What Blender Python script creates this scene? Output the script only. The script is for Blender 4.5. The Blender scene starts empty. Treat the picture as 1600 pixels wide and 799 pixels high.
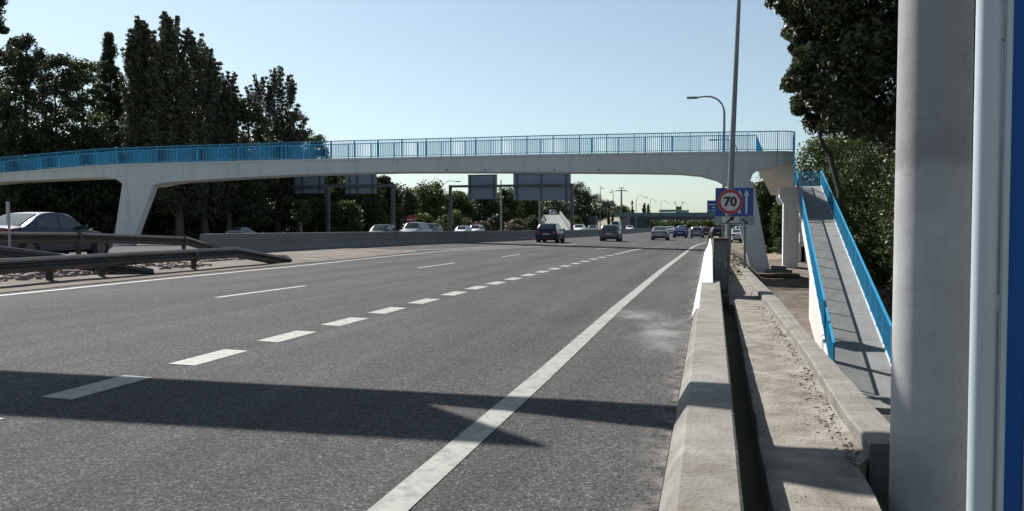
import bpy, bmesh, math, random
import numpy as np
from mathutils import Vector, Matrix
random.seed(7); rng = np.random.default_rng(11)
R = math.radians
S = bpy.context.scene
COL = S.collection

# ------------------------------------------------------------------ camera
F = 1280.0; YAW = R(13.53); PITCH = R(1.99); H = 1.5
cam = bpy.data.cameras.new('camera'); cam.sensor_width = 36; cam.lens = 36*F/1600
cam.clip_start = 0.05; cam.clip_end = 6000
co = bpy.data.objects.new('camera', cam); COL.objects.link(co)
co.location = (0, 0, H); co.rotation_euler = (R(90)-PITCH, 0, YAW)
S.camera = co
# ------------------------------------------------------------------ light
KX, KY = .80, .63                                # shadow shift per metre of height
EL = math.atan(1/math.hypot(KX, KY)); AZ = math.atan2(-KX, KY)   # from +Y, to the left
w = bpy.data.worlds.new('World'); S.world = w; w.use_nodes = True
nt = w.node_tree; nt.nodes.clear()
out = nt.nodes.new('ShaderNodeOutputWorld'); bg = nt.nodes.new('ShaderNodeBackground')
sky = nt.nodes.new('ShaderNodeTexSky'); sky.sky_type = 'NISHITA'; sky.sun_disc = False
sky.sun_elevation = EL; sky.sun_rotation = AZ % (2*math.pi)
sky.air_density = 1.0; sky.dust_density = .9; sky.ozone_density = 2.2; sky.altitude = 300
hs = nt.nodes.new('ShaderNodeHueSaturation'); hs.inputs['Saturation'].default_value = .70
nt.links.new(sky.outputs[0], hs.inputs['Color']); tint = nt.nodes.new('ShaderNodeMix'); tint.data_type = 'RGBA'; tint.blend_type = 'MULTIPLY'; tint.inputs[0].default_value = 1; tint.inputs[7].default_value = (.92, 1.015, 1.0, 1)
nt.links.new(hs.outputs[0], tint.inputs[6]); nt.links.new(tint.outputs[2], bg.inputs['Color'])
bg.inputs['Strength'].default_value = 0.070
nt.links.new(bg.outputs[0], out.inputs['Surface'])
sl = bpy.data.lights.new('sun', 'SUN'); sl.energy = 5.0; sl.angle = R(0.55); sl.color = (1, .962, .915)
so = bpy.data.objects.new('sun', sl); COL.objects.link(so); so.location = (-40, 30, 60)
so.rotation_euler = Vector((KX, -KY, -1)).to_track_quat('-Z', 'Y').to_euler()
S.view_settings.view_transform = 'Standard'; S.view_settings.look = 'None'
S.view_settings.exposure = 0.76; S.view_settings.gamma = 1

# ------------------------------------------------------------------ pixel maths: turns a place in the photo into a point of the place
_f = Vector((-math.sin(YAW)*math.cos(PITCH), math.cos(YAW)*math.cos(PITCH), -math.sin(PITCH)))
_r = Vector((math.cos(YAW), math.sin(YAW), 0)); _u = _r.cross(_f)
def ray(px, py): return _f + _r*((px-800)/F) + _u*((399.5-py)/F)
def atY(px, py, Y):
    d = ray(px, py); t = Y/d.y; return Vector((d.x*t, Y, H+d.z*t))
def atX(px, py, X):
    d = ray(px, py); t = X/d.x; return Vector((X, d.y*t, H+d.z*t))
def atZ(px, py, z):
    d = ray(px, py); t = (z-H)/d.z; return Vector((d.x*t, d.y*t, z))
CF = .024
def G(px, py, dz=0):                              # on the cross-falling carriageway z = -CF*X
    d = ray(px, py); t = -H/(d.z+CF*d.x); return Vector((d.x*t, d.y*t, H+d.z*t+dz))
def roadz(X): return float(np.interp(X, [-70, -46, -27.5, -20, 0, 50], [-.02, 0, .3, .48, 0, 0]))
def lowz(Y): return float(np.interp(Y, [-40, 22, 30, 42, 57, 66, 80, 100], [-4, -3.9, -3.6, -3.1, -1.65, -1.2, -.45, -.1]))

# ------------------------------------------------------------------ materials
KA = .84                                         # all albedos sit a little low, as the exposure is raised
def mat(name, col, rough=.8, metal=0, var=.12, scale=3, bump=0, bscale=40, col2=None, spec=.5, detail=6, trans=0, stretch=None, blotch=None, speck=None):
    col = tuple(c*KA for c in col); col2 = tuple(c*KA for c in col2) if col2 else None
    m = bpy.data.materials.new(name); m.use_nodes = True; n = m.node_tree; b = n.nodes['Principled BSDF']
    b.inputs['Roughness'].default_value = rough; b.inputs['Metallic'].default_value = metal
    b.inputs['Specular IOR Level'].default_value = spec
    tc = n.nodes.new('ShaderNodeTexCoord'); src = tc.outputs['Object']
    if stretch:
        mp = n.nodes.new('ShaderNodeMapping'); mp.inputs['Scale'].default_value = stretch
        n.links.new(src, mp.inputs[0]); src = mp.outputs[0]
    nz = n.nodes.new('ShaderNodeTexNoise'); nz.inputs['Scale'].default_value = scale; nz.inputs['Detail'].default_value = detail
    nz.inputs['Roughness'].default_value = .65
    n.links.new(src, nz.inputs['Vector'])
    cr = n.nodes.new('ShaderNodeValToRGB'); cr.color_ramp.elements[0].position = .3; cr.color_ramp.elements[1].position = .7
    c2 = col2 if col2 else tuple(min(1, c*(1+var)) for c in col); c1 = tuple(c*(1-var) for c in col) if not col2 else col
    cr.color_ramp.elements[0].color = (*c1, 1); cr.color_ramp.elements[1].color = (*c2, 1)
    n.links.new(nz.outputs['Fac'], cr.inputs[0]); n.links.new(cr.outputs[0], b.inputs['Base Color'])
    if blotch:                                    # (colour, noise scale, amount): stains with their own shape
        bc, bsc, amt = blotch; z3 = n.nodes.new('ShaderNodeTexNoise'); z3.inputs['Scale'].default_value = 1.0 if isinstance(bsc, tuple) else bsc; z3.inputs['Detail'].default_value = 9; z3.inputs['Roughness'].default_value = .7
        gp_ = n.nodes.new('ShaderNodeNewGeometry'); mp3 = n.nodes.new('ShaderNodeMapping'); mp3.inputs['Scale'].default_value = bsc if isinstance(bsc, tuple) else (1, 1, 1)
        n.links.new(gp_.outputs['Position'], mp3.inputs[0]); n.links.new(mp3.outputs[0], z3.inputs['Vector'])
        r3 = n.nodes.new('ShaderNodeValToRGB'); r3.color_ramp.elements[0].position = .5; r3.color_ramp.elements[1].position = .66; r3.color_ramp.elements[1].color = (amt, amt, amt, 1)
        n.links.new(z3.outputs['Fac'], r3.inputs[0]); mx3 = n.nodes.new('ShaderNodeMix'); mx3.data_type = 'RGBA'; n.links.new(r3.outputs[0], mx3.inputs[0])
        n.links.new(cr.outputs[0], mx3.inputs[6]); mx3.inputs[7].default_value = (*bc, 1); n.links.new(mx3.outputs[2], b.inputs['Base Color'])
    if speck:                                     # fine grains: (scale, low, high)
        v4 = n.nodes.new('ShaderNodeTexVoronoi'); v4.inputs['Scale'].default_value = speck[0]; g4 = n.nodes.new('ShaderNodeNewGeometry'); n.links.new(g4.outputs['Position'], v4.inputs['Vector'])
        s4 = n.nodes.new('ShaderNodeSeparateColor'); n.links.new(v4.outputs['Color'], s4.inputs[0]); r4 = n.nodes.new('ShaderNodeValToRGB'); e4 = r4.color_ramp.elements
        e4[0].position = .03; e4[0].color = (speck[1],)*3+(1,); e4[1].position = .97; e4[1].color = (speck[2],)*3+(1,); q4 = e4.new(.15); q4.color = (.95, .95, .95, 1); q5 = e4.new(.86); q5.color = (1.04, 1.04, 1.04, 1)
        m4 = n.nodes.new('ShaderNodeMix'); m4.data_type = 'RGBA'; m4.blend_type = 'MULTIPLY'; m4.inputs[0].default_value = 1
        n.links.new(b.inputs['Base Color'].links[0].from_socket, m4.inputs[6]); n.links.new(r4.outputs[0], m4.inputs[7]); n.links.new(m4.outputs[2], b.inputs['Base Color'])
    if bump:
        n2 = n.nodes.new('ShaderNodeTexNoise'); n2.inputs['Scale'].default_value = bscale; n2.inputs['Detail'].default_value = 5
        n.links.new(src, n2.inputs['Vector'])
        bp = n.nodes.new('ShaderNodeBump'); bp.inputs['Strength'].default_value = bump; bp.inputs['Distance'].default_value = .02
        n.links.new(n2.outputs['Fac'], bp.inputs['Height']); n.links.new(bp.outputs[0], b.inputs['Normal'])
    if trans:
        tr = n.nodes.new('ShaderNodeBsdfTranslucent'); mx = n.nodes.new('ShaderNodeMixShader'); mx.inputs[0].default_value = trans
        n.links.new(cr.outputs[0], tr.inputs['Color']); n.links.new(b.outputs[0], mx.inputs[1]); n.links.new(tr.outputs[0], mx.inputs[2])
        n.links.new(mx.outputs[0], n.nodes['Material Output'].inputs['Surface'])
    m['cr'] = cr.name
    return m

def asphalt():
    m = bpy.data.materials.new('asphalt'); m.use_nodes = True; n = m.node_tree; b = n.nodes['Principled BSDF']; L = n.links.new
    tc = n.nodes.new('ShaderNodeTexCoord'); P = tc.outputs['Object']
    def noise(sc, det=5, st=None, ro=.6):
        src = P
        if st:
            mp = n.nodes.new('ShaderNodeMapping'); mp.inputs['Scale'].default_value = st; L(P, mp.inputs[0]); src = mp.outputs[0]
        z = n.nodes.new('ShaderNodeTexNoise'); z.inputs['Scale'].default_value = sc; z.inputs['Detail'].default_value = det; z.inputs['Roughness'].default_value = ro
        L(src, z.inputs['Vector']); return z.outputs['Fac']
    def ramp(fac, stops):
        r = n.nodes.new('ShaderNodeValToRGB'); e = r.color_ramp.elements
        while len(e) < len(stops): e.new(.5)
        for k, (p, c) in enumerate(stops): e[k].position = p; e[k].color = (c, c, c, 1) if not isinstance(c, tuple) else (*c, 1)
        L(fac, r.inputs[0]); return r.outputs[0]
    def mul(a, c):
        x = n.nodes.new('ShaderNodeMix'); x.data_type = 'RGBA'; x.blend_type = 'MULTIPLY'; x.inputs[0].default_value = 1
        L(a, x.inputs[6]); L(c, x.inputs[7]); return x.outputs[2]
    base = ramp(noise(.35, 6), [(.3, (.055, .0535, .055)), (.7, (.073, .0705, .0715))])
    streak = ramp(noise(1.0, 5, (1.3, .045, 1)), [(.3, .72), (.7, 1.2)])
    vor = n.nodes.new('ShaderNodeTexVoronoi'); vor.inputs['Scale'].default_value = 90; L(P, vor.inputs['Vector'])
    sep = n.nodes.new('ShaderNodeSeparateColor'); L(vor.outputs['Color'], sep.inputs[0])
    grit = ramp(sep.outputs[0], [(.0, .25), (.16, .66), (.84, 1.18), (1.0, 2.6)])
    g2 = ramp(noise(26, 3), [(.35, .8), (.65, 1.18)])
    c = mul(mul(mul(base, streak), grit), g2)
    L(c, b.inputs['Base Color']); b.inputs['Roughness'].default_value = .92; b.inputs['Specular IOR Level'].default_value = .15
    bp = n.nodes.new('ShaderNodeBump'); bp.inputs['Strength'].default_value = .5; bp.inputs['Distance'].default_value = .008
    L(vor.outputs['Distance'], bp.inputs['Height']); L(bp.outputs[0], b.inputs['Normal'])
    return m
def worn_paint(name, col, under=(.13, .13, .13), lo=.33, sc=9):
    m = bpy.data.materials.new(name); m.use_nodes = True; n = m.node_tree; b = n.nodes['Principled BSDF']; L = n.links.new
    tc = n.nodes.new('ShaderNodeTexCoord')
    z = n.nodes.new('ShaderNodeTexNoise'); z.inputs['Scale'].default_value = sc; z.inputs['Detail'].default_value = 9; z.inputs['Roughness'].default_value = .75
    L(tc.outputs['Object'], z.inputs['Vector'])
    r = n.nodes.new('ShaderNodeValToRGB'); r.color_ramp.elements[0].position = lo; r.color_ramp.elements[1].position = lo+.2
    r.color_ramp.elements[0].color = (*under, 1); r.color_ramp.elements[1].color = (*col, 1)
    L(z.outputs['Fac'], r.inputs[0]); L(r.outputs[0], b.inputs['Base Color']); b.inputs['Roughness'].default_value = .7
    return m
M = {}
M['asphalt'] = asphalt()
M['paint'] = worn_paint('road paint', (.265, .265, .235), (.13, .13, .12), .33)
M['whitewash'] = worn_paint('white paint on concrete', (.62, .61, .58), (.40, .38, .34), .3, 3)
M['concrete'] = mat('weathered concrete', (.14, .132, .115), .9, var=.3, scale=2.6, bump=.6, bscale=30, col2=(.29, .275, .245), detail=10, blotch=((.12, .095, .068), 2.6, .7), speck=(60, .35, 1.7))
M['concrete2'] = mat('grey wall concrete', (.17, .17, .165), .9, var=.15, scale=.8, bump=.2, col2=(.235, .235, .23))
M['walk'] = mat('footpath concrete', (.14, .125, .10), .92, scale=3.2, bump=.8, bscale=22, col2=(.325, .295, .25), detail=12, blotch=((.10, .08, .06), 2.3, .85), speck=(50, .3, 1.9))
M['slab'] = mat('ramp concrete', (.17, .175, .17), .85, scale=1.6, bump=.2, bscale=30, col2=(.235, .24, .235), blotch=((.12, .12, .115), .9, .5), stretch=(1, .4, 1))
M['cream'] = mat('white painted concrete', (.70, .70, .70), .75, var=.05, scale=.6, bump=.1, bscale=12, col2=(.78, .78, .775), blotch=((.44, .435, .42), (1.3, 1.3, .16), .45))
M['blue'] = mat('blue railing paint', (.012, .25, .47), .45, var=.15, scale=4, col2=(.03, .33, .56))
M['steel'] = mat('galvanised steel', (.34, .35, .355), .5, .35, var=.1, scale=3, col2=(.45, .46, .46))
M['darksteel'] = mat('dull dark steel', (.10, .105, .115), .55, .3, var=.2, scale=2)
M['rail'] = mat('guardrail steel', (.045, .04, .038), .55, .2, scale=4, bump=.2, col2=(.10, .095, .09))
M['rust'] = mat('rusty brown steel', (.06, .045, .04), .8, .1, var=.3, scale=6)
M['mast'] = mat('grey mast paint', (.20, .215, .23), .5, .2, var=.1, scale=1)
M['signblue'] = mat('sign blue', (.012, .06, .28), .4, var=.04, scale=1)
M['white'] = mat('sign white', (.55, .56, .56), .45, var=.03, scale=1)
M['signgrey'] = mat('dull plate', (.30, .31, .33), .6, var=.08, scale=3)
M['red'] = mat('sign red', (.42, .02, .035), .4, var=.05, scale=1)
M['black'] = mat('black print', (.012, .012, .014), .5, var=.1)
M['back'] = mat('bare sign back', (.20, .24, .30), .5, .3, var=.08, scale=1, col2=(.26, .30, .36))
M['dirt'] = mat('dry dirt', (.075, .055, .038), .95, scale=.9, bump=.9, bscale=9, col2=(.20, .165, .13), detail=10, blotch=((.045, .032, .024), 1.1, .95), speck=(14, .4, 1.7))
M['sand'] = mat('pale sandy soil', (.15, .115, .075), .95, scale=1.4, bump=.8, bscale=8, col2=(.30, .25, .17), detail=10, speck=(12, .4, 1.6))
M['grass'] = mat('dry grass ground', (.055, .07, .03), .95, scale=.25, bump=.8, bscale=4, col2=(.22, .18, .10), detail=9)
M['stone'] = mat('pinkish stone', (.18, .13, .115), .9, scale=2, bump=.4, col2=(.36, .30, .27))
M['litter'] = mat('dry litter', (.05, .035, .022), .95, scale=9, col2=(.14, .10, .06))
M['bark'] = mat('bark', (.07, .055, .045), .95, scale=5, bump=.8, bscale=10, col2=(.15, .125, .10), stretch=(1, 1, .25))
M['palebark'] = mat('pale bark', (.18, .17, .15), .9, scale=4, col2=(.33, .31, .28))
M['glass'] = mat('car glass', (.02, .028, .032), .06, var=.1, spec=.9)
M['tyre'] = mat('tyre', (.018, .018, .019), .85)
M['rim'] = mat('rim', (.14, .145, .15), .4, .6)
M['trim'] = mat('black trim', (.02, .02, .022), .6)
M['headlamp'] = mat('headlamp', (.6, .62, .64), .1, var=.05)
M['taillamp'] = mat('tail lamp', (.30, .012, .012), .2)
M['teal'] = mat('overpass parapet', (.13, .19, .20), .7, var=.1, scale=.3)
M['overbeam'] = mat('overpass concrete', (.10, .115, .13), .85, var=.15, scale=.3)
M['tan'] = mat('tan embankment', (.17, .14, .10), .95, scale=.25, col2=(.26, .225, .165))
for nme, c1, c2, tr in [('leaf_dark', (.020, .030, .010), (.060, .068, .026), .2), ('leaf_poplar', (.034, .040, .019), (.115, .112, .068), .2),
                        ('leaf_mid', (.030, .052, .014), (.090, .115, .038), .3), ('leaf_light', (.038, .060, .018), (.10, .12, .042), .28),
                        ('leaf_dry', (.075, .06, .035), (.15, .125, .08), .2), ('leaf_ivy', (.018, .032, .009), (.062, .085, .028), .25)]:
    c1 = tuple(c*1.25 for c in c1); c2 = tuple(c*1.5 for c in c2)
    M[nme] = mat(nme, c1, .48, scale=1.3, col2=c2, trans=tr, detail=3, spec=.45 if nme in ('leaf_dark', 'leaf_poplar') else .15)
def paintmat(name, c, metal=.4): return mat(name, c, .28, metal, var=.03, scale=1, spec=.6)
CP = {'navy': paintmat('navy car paint', (.012, .018, .06)), 'silverblue': paintmat('blue grey car paint', (.05, .065, .10)), 'silver': paintmat('silver car paint', (.28, .29, .30)),
      'white': paintmat('white car paint', (.68, .69, .70), 0), 'red': paintmat('dark red car paint', (.16, .015, .02)), 'blue': paintmat('blue car paint', (.02, .06, .20)),
      'grey': paintmat('grey car paint', (.12, .125, .13)), 'black': paintmat('black car paint', (.015, .015, .018)), 'green': paintmat('pale green truck paint', (.22, .34, .30), 0)}

# ------------------------------------------------------------------ building helpers
def link(o): COL.objects.link(o); return o
def tag(o, label=None, cat=None, group=None, kind=None):
    if label: o['label'] = label
    if cat: o['category'] = cat
    if group: o['group'] = group
    if kind: o['kind'] = kind
    return o
def empty(name, loc, label, cat, group=None, rz=0):
    o = link(bpy.data.objects.new(name, None)); o.location = loc; o.rotation_euler = (0, 0, rz); o.empty_display_size = .2
    return tag(o, label, cat, group)
class MB:
    def __init__(s): s.v = []; s.f = []
    def box(s, x0, x1, y0, y1, z0, z1):
        b = len(s.v); s.v += [(x0, y0, z0), (x1, y0, z0), (x1, y1, z0), (x0, y1, z0), (x0, y0, z1), (x1, y0, z1), (x1, y1, z1), (x0, y1, z1)]
        s.f += [tuple(b+i for i in q) for q in ((3, 2, 1, 0), (4, 5, 6, 7), (0, 1, 5, 4), (1, 2, 6, 5), (2, 3, 7, 6), (3, 0, 4, 7))]; return s
    def hexa(s, p):                                # eight points: four below, four above
        b = len(s.v); s.v += [tuple(q) for q in p]
        s.f += [tuple(b+i for i in q) for q in ((3, 2, 1, 0), (4, 5, 6, 7), (0, 1, 5, 4), (1, 2, 6, 5), (2, 3, 7, 6), (3, 0, 4, 7))]; return s
    def bar(s, a, c, wx, wz=None):                 # square bar between two points
        a = Vector(a); c = Vector(c); wz = wz or wx; d = (c-a).normalized()
        up = Vector((0, 0, 1)) if abs(d.z) < .95 else Vector((0, 1, 0))
        x = d.cross(up).normalized()*wx/2; z = x.cross(d).normalized()*wz/2
        return s.hexa([a-x-z, a+x-z, c+x-z, c-x-z, a-x+z, a+x+z, c+x+z, c-x+z])
    def tube(s, pts, rad, seg=8, cap=True):
        pts = [Vector(p) for p in pts]; n = len(pts)
        if not isinstance(rad, (list, tuple)): rad = [rad]*n
        rings = []
        for i, p in enumerate(pts):
            d = (pts[min(i+1, n-1)]-pts[max(i-1, 0)]).normalized()
            up = Vector((0, 0, 1)) if abs(d.z) < .9 else Vector((0, 1, 0))
            x = d.cross(up).normalized(); y = x.cross(d)
            b = len(s.v); rings.append(b)
            for k in range(seg):
                a = 2*math.pi*k/seg; s.v.append(tuple(p+(x*math.cos(a)+y*math.sin(a))*rad[i]))
        for i in range(n-1):
            for k in range(seg):
                a, b = rings[i], rings[i+1]; s.f.append((a+k, a+(k+1) % seg, b+(k+1) % seg, b+k))
        if cap: s.f.append(tuple(rings[0]+k for k in range(seg))[::-1]); s.f.append(tuple(rings[-1]+k for k in range(seg)))
        return s
    def prism(s, poly, axis, a, b):                # poly: 2D outline, extruded along axis from a to b
        n = len(poly); base = len(s.v)
        for t in (a, b):
            for p in poly:
                s.v.append({'x': (t, p[0], p[1]), 'y': (p[0], t, p[1]), 'z': (p[0], p[1], t)}[axis])
        s.f.append(tuple(base+i for i in range(n))); s.f.append(tuple(base+n+i for i in range(n))[::-1])
        for i in range(n): j = (i+1) % n; s.f.append((base+i, base+n+i, base+n+j, base+j))
        return s
    def loft(s, secs, close=True, caps=True):      # list of equal length point lists
        base = len(s.v); n = len(secs[0])
        for q in secs: s.v += [tuple(p) for p in q]
        for i in range(len(secs)-1):
            for k in range(n if close else n-1):
                a = base+i*n; b = a+n; s.f.append((a+k, a+(k+1) % n, b+(k+1) % n, b+k))
        if caps and close: s.f.append(tuple(base+k for k in range(n))[::-1]); s.f.append(tuple(base+(len(secs)-1)*n+k for k in range(n)))
        return s
    def build(s, name, m, parent=None, smooth=False, label=None, kind=None, bevel=0):
        me = bpy.data.meshes.new(name)
        off = Vector(parent_loc(parent)) if parent else Vector((0, 0, 0))
        me.from_pydata([tuple(Vector(p)-off) for p in s.v], [], s.f)
        bm = bmesh.new(); bm.from_mesh(me); bmesh.ops.recalc_face_normals(bm, faces=bm.faces)
        if bevel: bmesh.ops.bevel(bm, geom=[e for e in bm.edges if e.is_manifold and e.calc_face_angle(0) > .5], offset=bevel, segments=2, affect='EDGES')
        bm.to_mesh(me); bm.free()
        me.materials.append(m if not isinstance(m, str) else M[m])
        if smooth:
            for p in me.polygons: p.use_smooth = True
            me.set_sharp_from_angle(angle=R(40))
        o = link(bpy.data.objects.new(name, me))
        if parent: o.parent = parent
        if label: o['label'] = label
        if kind: o['kind'] = kind
        return o
def parent_loc(p):
    v = Vector((0, 0, 0))
    while p: v += p.location; p = p.parent
    return v
def copy_tree(o, parent=None):
    c = o.copy(); COL.objects.link(c)
    if parent: c.parent = parent
    for ch in list(o.children): copy_tree(ch, c)
    return c
def struct(mb, name, m, smooth=False): o = mb.build(name, m, smooth=smooth); o['kind'] = 'structure'; return o
def roughen(o, cut, amp, sc=1.5, seed=0):
    """real unevenness: subdivides and pushes the vertices with a noise"""
    from mathutils import noise
    bm = bmesh.new(); bm.from_mesh(o.data); bmesh.ops.subdivide_edges(bm, edges=bm.edges, cuts=cut, use_grid_fill=True)
    for v in bm.verts:
        n = noise.noise_vector(Vector(v.co)*sc+Vector((seed, 0, 0))); v.co += n*amp
    bm.to_mesh(o.data); bm.free()
def grid_sheet(name, xs, ys, fz, m):
    V = [(x, y, fz(x, y)) for y in ys for x in xs]; n = len(xs)
    Fc = [(j*n+i, j*n+i+1, (j+1)*n+i+1, (j+1)*n+i) for j in range(len(ys)-1) for i in range(n-1)]
    me = bpy.data.meshes.new(name); me.from_pydata(V, [], Fc); me.materials.append(M[m])
    for p in me.polygons: p.use_smooth = True
    o = link(bpy.data.objects.new(name, me)); o['kind'] = 'structure'; return o

# ------------------------------------------------------------------ SETTING
def gz(x, y):
    if x <= -46: return roadz(x)-.05+ (0 if x > -60 else min(1.2, (-60-x)*.03))
    if x <= -.04: return roadz(x)-.12
    lz = lowz(y)
    if y < 36: return -.5 if x <= 1.25 else lz + max(0, min(2.2, (x-11)*.35))
    top = -.22
    t = min(1, max(0, (x-1.3)/2.2)); t = t*t*(3-2*t)
    return top+(lz-top)*t + max(0, min(2.2, (x-13)*.25))
xs = [-2500, -900, -400, -200, -120, -90, -70, -60, -55, -50, -46, -36, -27.5, -20, -10, -1, -.05, .0, 1.24, 1.3, 1.6, 2, 2.5, 3, 3.5, 4.5, 6, 8, 11, 14, 18, 25, 60, 200, 900, 2500]
ys = [-60, -10, 0, 5, 10, 15, 20, 25, 30, 35.9, 36.1, 40, 45, 50, 55, 60, 66, 72, 80, 90, 105, 130, 170, 230, 300, 450, 700, 1500, 4500]
ground = grid_sheet('ground', xs, ys, gz, 'grass')
rx = [-47, -36, -27.5, -20, -10, -.15]
road = grid_sheet('road', rx, [-25, 0, 20, 60, 120, 300, 900], lambda x, y: roadz(x), 'asphalt')

from mathutils.noise import noise as mnz
def strip(pts, wid, name, m, parent, dz=.005, n=1, loc=None):
    """a painted band of even width along points lying on the road"""
    P = [Vector(p) for p in pts]; mb = MB()
    L = []
    for i, p in enumerate(P):
        d = (P[min(i+1, len(P)-1)]-P[max(i-1, 0)]); d.z = 0; d.normalize(); nrm = Vector((d.y, -d.x, 0))*wid/2
        for q in (p-nrm, p+nrm): L.append((q.x, q.y, roadz(q.x)+dz))
    mb.v = L; mb.f = [(2*i, 2*i+1, 2*i+3, 2*i+2) for i in range(len(P)-1)]
    return mb.build(name, m, parent)
def resample(pts, k=8):
    o = []
    for a, b in zip(pts, pts[1:]):
        for i in range(k): o.append(Vector(a).lerp(Vector(b), i/k))
    return o+[Vector(pts[-1])]
# markings: right edge line, broad dashes, lane dashes, left edge line
e = [G(*p) for p in [(606, 799), (735, 686), (847, 588), (966, 480), (1035, 422), (1083, 386)]]
e.insert(0, e[0]+(e[0]-e[1])*2)
strip(resample(e), .20, 'edge_line', 'paint', road)
strip(resample([G(1083, 386), G(1092, 382.5), G(1103, 379.5)], 4), .22, 'edge_line', 'paint', road)
p0, p1 = G(329, 558.5), G(539, 502.5); dd = (p1-p0)/2
print('dash step', dd.length, 'road x', [round(G(*p).x, 2) for p in [(606, 799), (966, 480), (329, 558), (450, 526), (711, 459), (980, 395), (407, 456), (682, 414), (0, 462), (480, 414)]])
centres = [(156, 605), (329, 558.5), (450, 526), (540, 503), (606, 485.5), (663, 471), (710, 459), (745, 450), (775, 442.7), (802, 436), (826, 430), (847, 425), (867, 420.3), (884, 416), (900, 412), (914, 408.7), (928, 405.4), (941, 402.4), (953, 399.7), (964, 397.3)]
cc = [G(*p) for p in centres]
cc.insert(0, cc[0]-(cc[1]-cc[0]))
for i, c in enumerate(cc):
    d = (cc[min(i+1, len(cc)-1)]-cc[max(i-1, 0)]); d.z = 0; d.normalize()
    o = strip([c-d*.5, c+d*.5], .30, 'lane_dash', 'paint', road)
strip([G(968, 396.3), G(985, 392.5), G(1010, 387)], .2, 'lane_line', 'paint', road)
for a, b in [((338, 465.5), (477, 447)), ((653, 419), (711, 411)), ((784, 402), (813, 397.5)), ((1005, 388), (1040, 386)), ((930, 390), (965, 386.5))]:
    strip([G(*a), G(*b)], .13, 'lane_dash', 'paint', road)
strip([G(-150, 478), G(0, 462.5), G(240, 438), G(480, 414.5), G(590, 402.5), G(680, 394), G(815, 387), G(900, 381.5)], .16, 'edge_line', 'paint', road)
strip([G(425, 398), G(520, 396), G(600, 392.5), G(700, 389.5), G(815, 383.5)], .2, 'edge_line', 'paint', road)
strip([G(690, 391.5), G(815, 385.5)], .14, 'edge_line', 'paint', road)
# pale stain and grit along the kerb
def fade(o, vals):                                # how strongly the dust covers the road, by vertex
    at = o.data.attributes.new('fade', 'FLOAT', 'POINT'); at.data.foreach_set('value', vals)
def blob(name, px, py, rx_, ry_, m, dz=.004, n=40, seed=1):
    c = G(px, py); mb = MB(); rr = random.Random(seed); mb.v.append((c.x, c.y, c.z+dz))
    for k in range(n):
        a = 2*math.pi*k/n; r = .7+.45*rr.random(); x = c.x+math.cos(a)*rx_*r; mb.v.append((x, c.y+math.sin(a)*ry_*r, roadz(x)+dz))
    mb.f = [(0, 1+k, 1+(k+1) % n) for k in range(n)]; o = mb.build(name, m, road)
    fade(o, [1.6]+[0.0]*n); return o
def stainmat():
    m = bpy.data.materials.new('pale lime stain'); m.use_nodes = True; n = m.node_tree; b = n.nodes['Principled BSDF']; L = n.links.new
    tc = n.nodes.new('ShaderNodeTexCoord'); z = n.nodes.new('ShaderNodeTexNoise'); z.inputs['Scale'].default_value = 1.6; z.inputs['Detail'].default_value = 10; z.inputs['Roughness'].default_value = .7
    L(tc.outputs['Object'], z.inputs['Vector']); b.inputs['Base Color'].default_value = (.27, .265, .26, 1); b.inputs['Roughness'].default_value = .9
    r = n.nodes.new('ShaderNodeValToRGB'); r.color_ramp.elements[0].position = .30; r.color_ramp.elements[1].position = .75
    r.color_ramp.elements[1].color = (.8, .8, .8, 1); L(z.outputs['Fac'], r.inputs[0])
    mr = n.nodes.new('ShaderNodeMath'); mr.operation = 'MULTIPLY'; mr.inputs[1].default_value = 1.0
    at_ = n.nodes.new('ShaderNodeAttribute'); at_.attribute_name = 'fade'; m2 = n.nodes.new('ShaderNodeMath'); m2.operation = 'MULTIPLY'; m2.use_clamp = True
    L(r.outputs[0], mr.inputs[0]); L(mr.outputs[0], m2.inputs[0]); L(at_.outputs['Fac'], m2.inputs[1]); L(m2.outputs[0], b.inputs['Alpha']); return m
M['stain'] = stainmat()
blob('stain', 1036, 520, .55, 2.6, 'stain')
blob('stain', 1044, 532, .36, 1.5, 'stain', dz=.008, seed=6)
blob('stain', 1000, 492, .6, 1.2, 'stain', seed=4)
def dustmat():
    m = M['stain'].copy(); m.name = 'gutter dust'; n = m.node_tree
    for q in n.nodes:
        if q.type == 'VALTORGB': q.color_ramp.elements[0].position = .40; q.color_ramp.elements[1].position = .60
        if q.type == 'TEX_NOISE': q.inputs['Scale'].default_value = 5
        if q.type == 'MATH': q.inputs[1].default_value = .8
    n.nodes['Principled BSDF'].inputs['Base Color'].default_value = (.16, .15, .135, 1); return m
M['dust'] = dustmat()
mb = MB(); yy = np.arange(1.5, 60, .4)
for y in yy: wv = .16+.13*mnz(Vector((3, y*.8, 1)))+.10*mnz(Vector((9, y*3.1, 1))); mb.v += [(-.252-max(.06, wv*1.5), y, .0035-.024*-.4), (-.252, y, .0045+.006)]
mb.f = [(2*i, 2*i+1, 2*i+3, 2*i+2) for i in range(len(yy)-1)]; o = mb.build('gutter_dust', 'dust', road); fade(o, [0.0, 1.5]*len(yy))
g = MB(); rr = random.Random(5)
for k in range(1500):
    y = 2.2+rr.random()**1.7*24; x = -.25-abs(rr.gauss(0, .10)); s = rr.uniform(.002, .006)*(1+.04*y); z = roadz(x)
    g.v += [(x-s, y-s, z), (x+s, y-s*.6, z), (x+s*.8, y+s, z), (x-s*.7, y+s*.9, z), (x, y, z+s*1.4)]; b = len(g.v)-5
    g.f += [(b, b+1, b+4), (b+1, b+2, b+4), (b+2, b+3, b+4), (b+3, b, b+4)]
o = g.build('loose_grit', 'concrete'); tag(o, 'loose pale grit lying along the foot of the roadside kerb wall', 'grit', kind='stuff')

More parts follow.
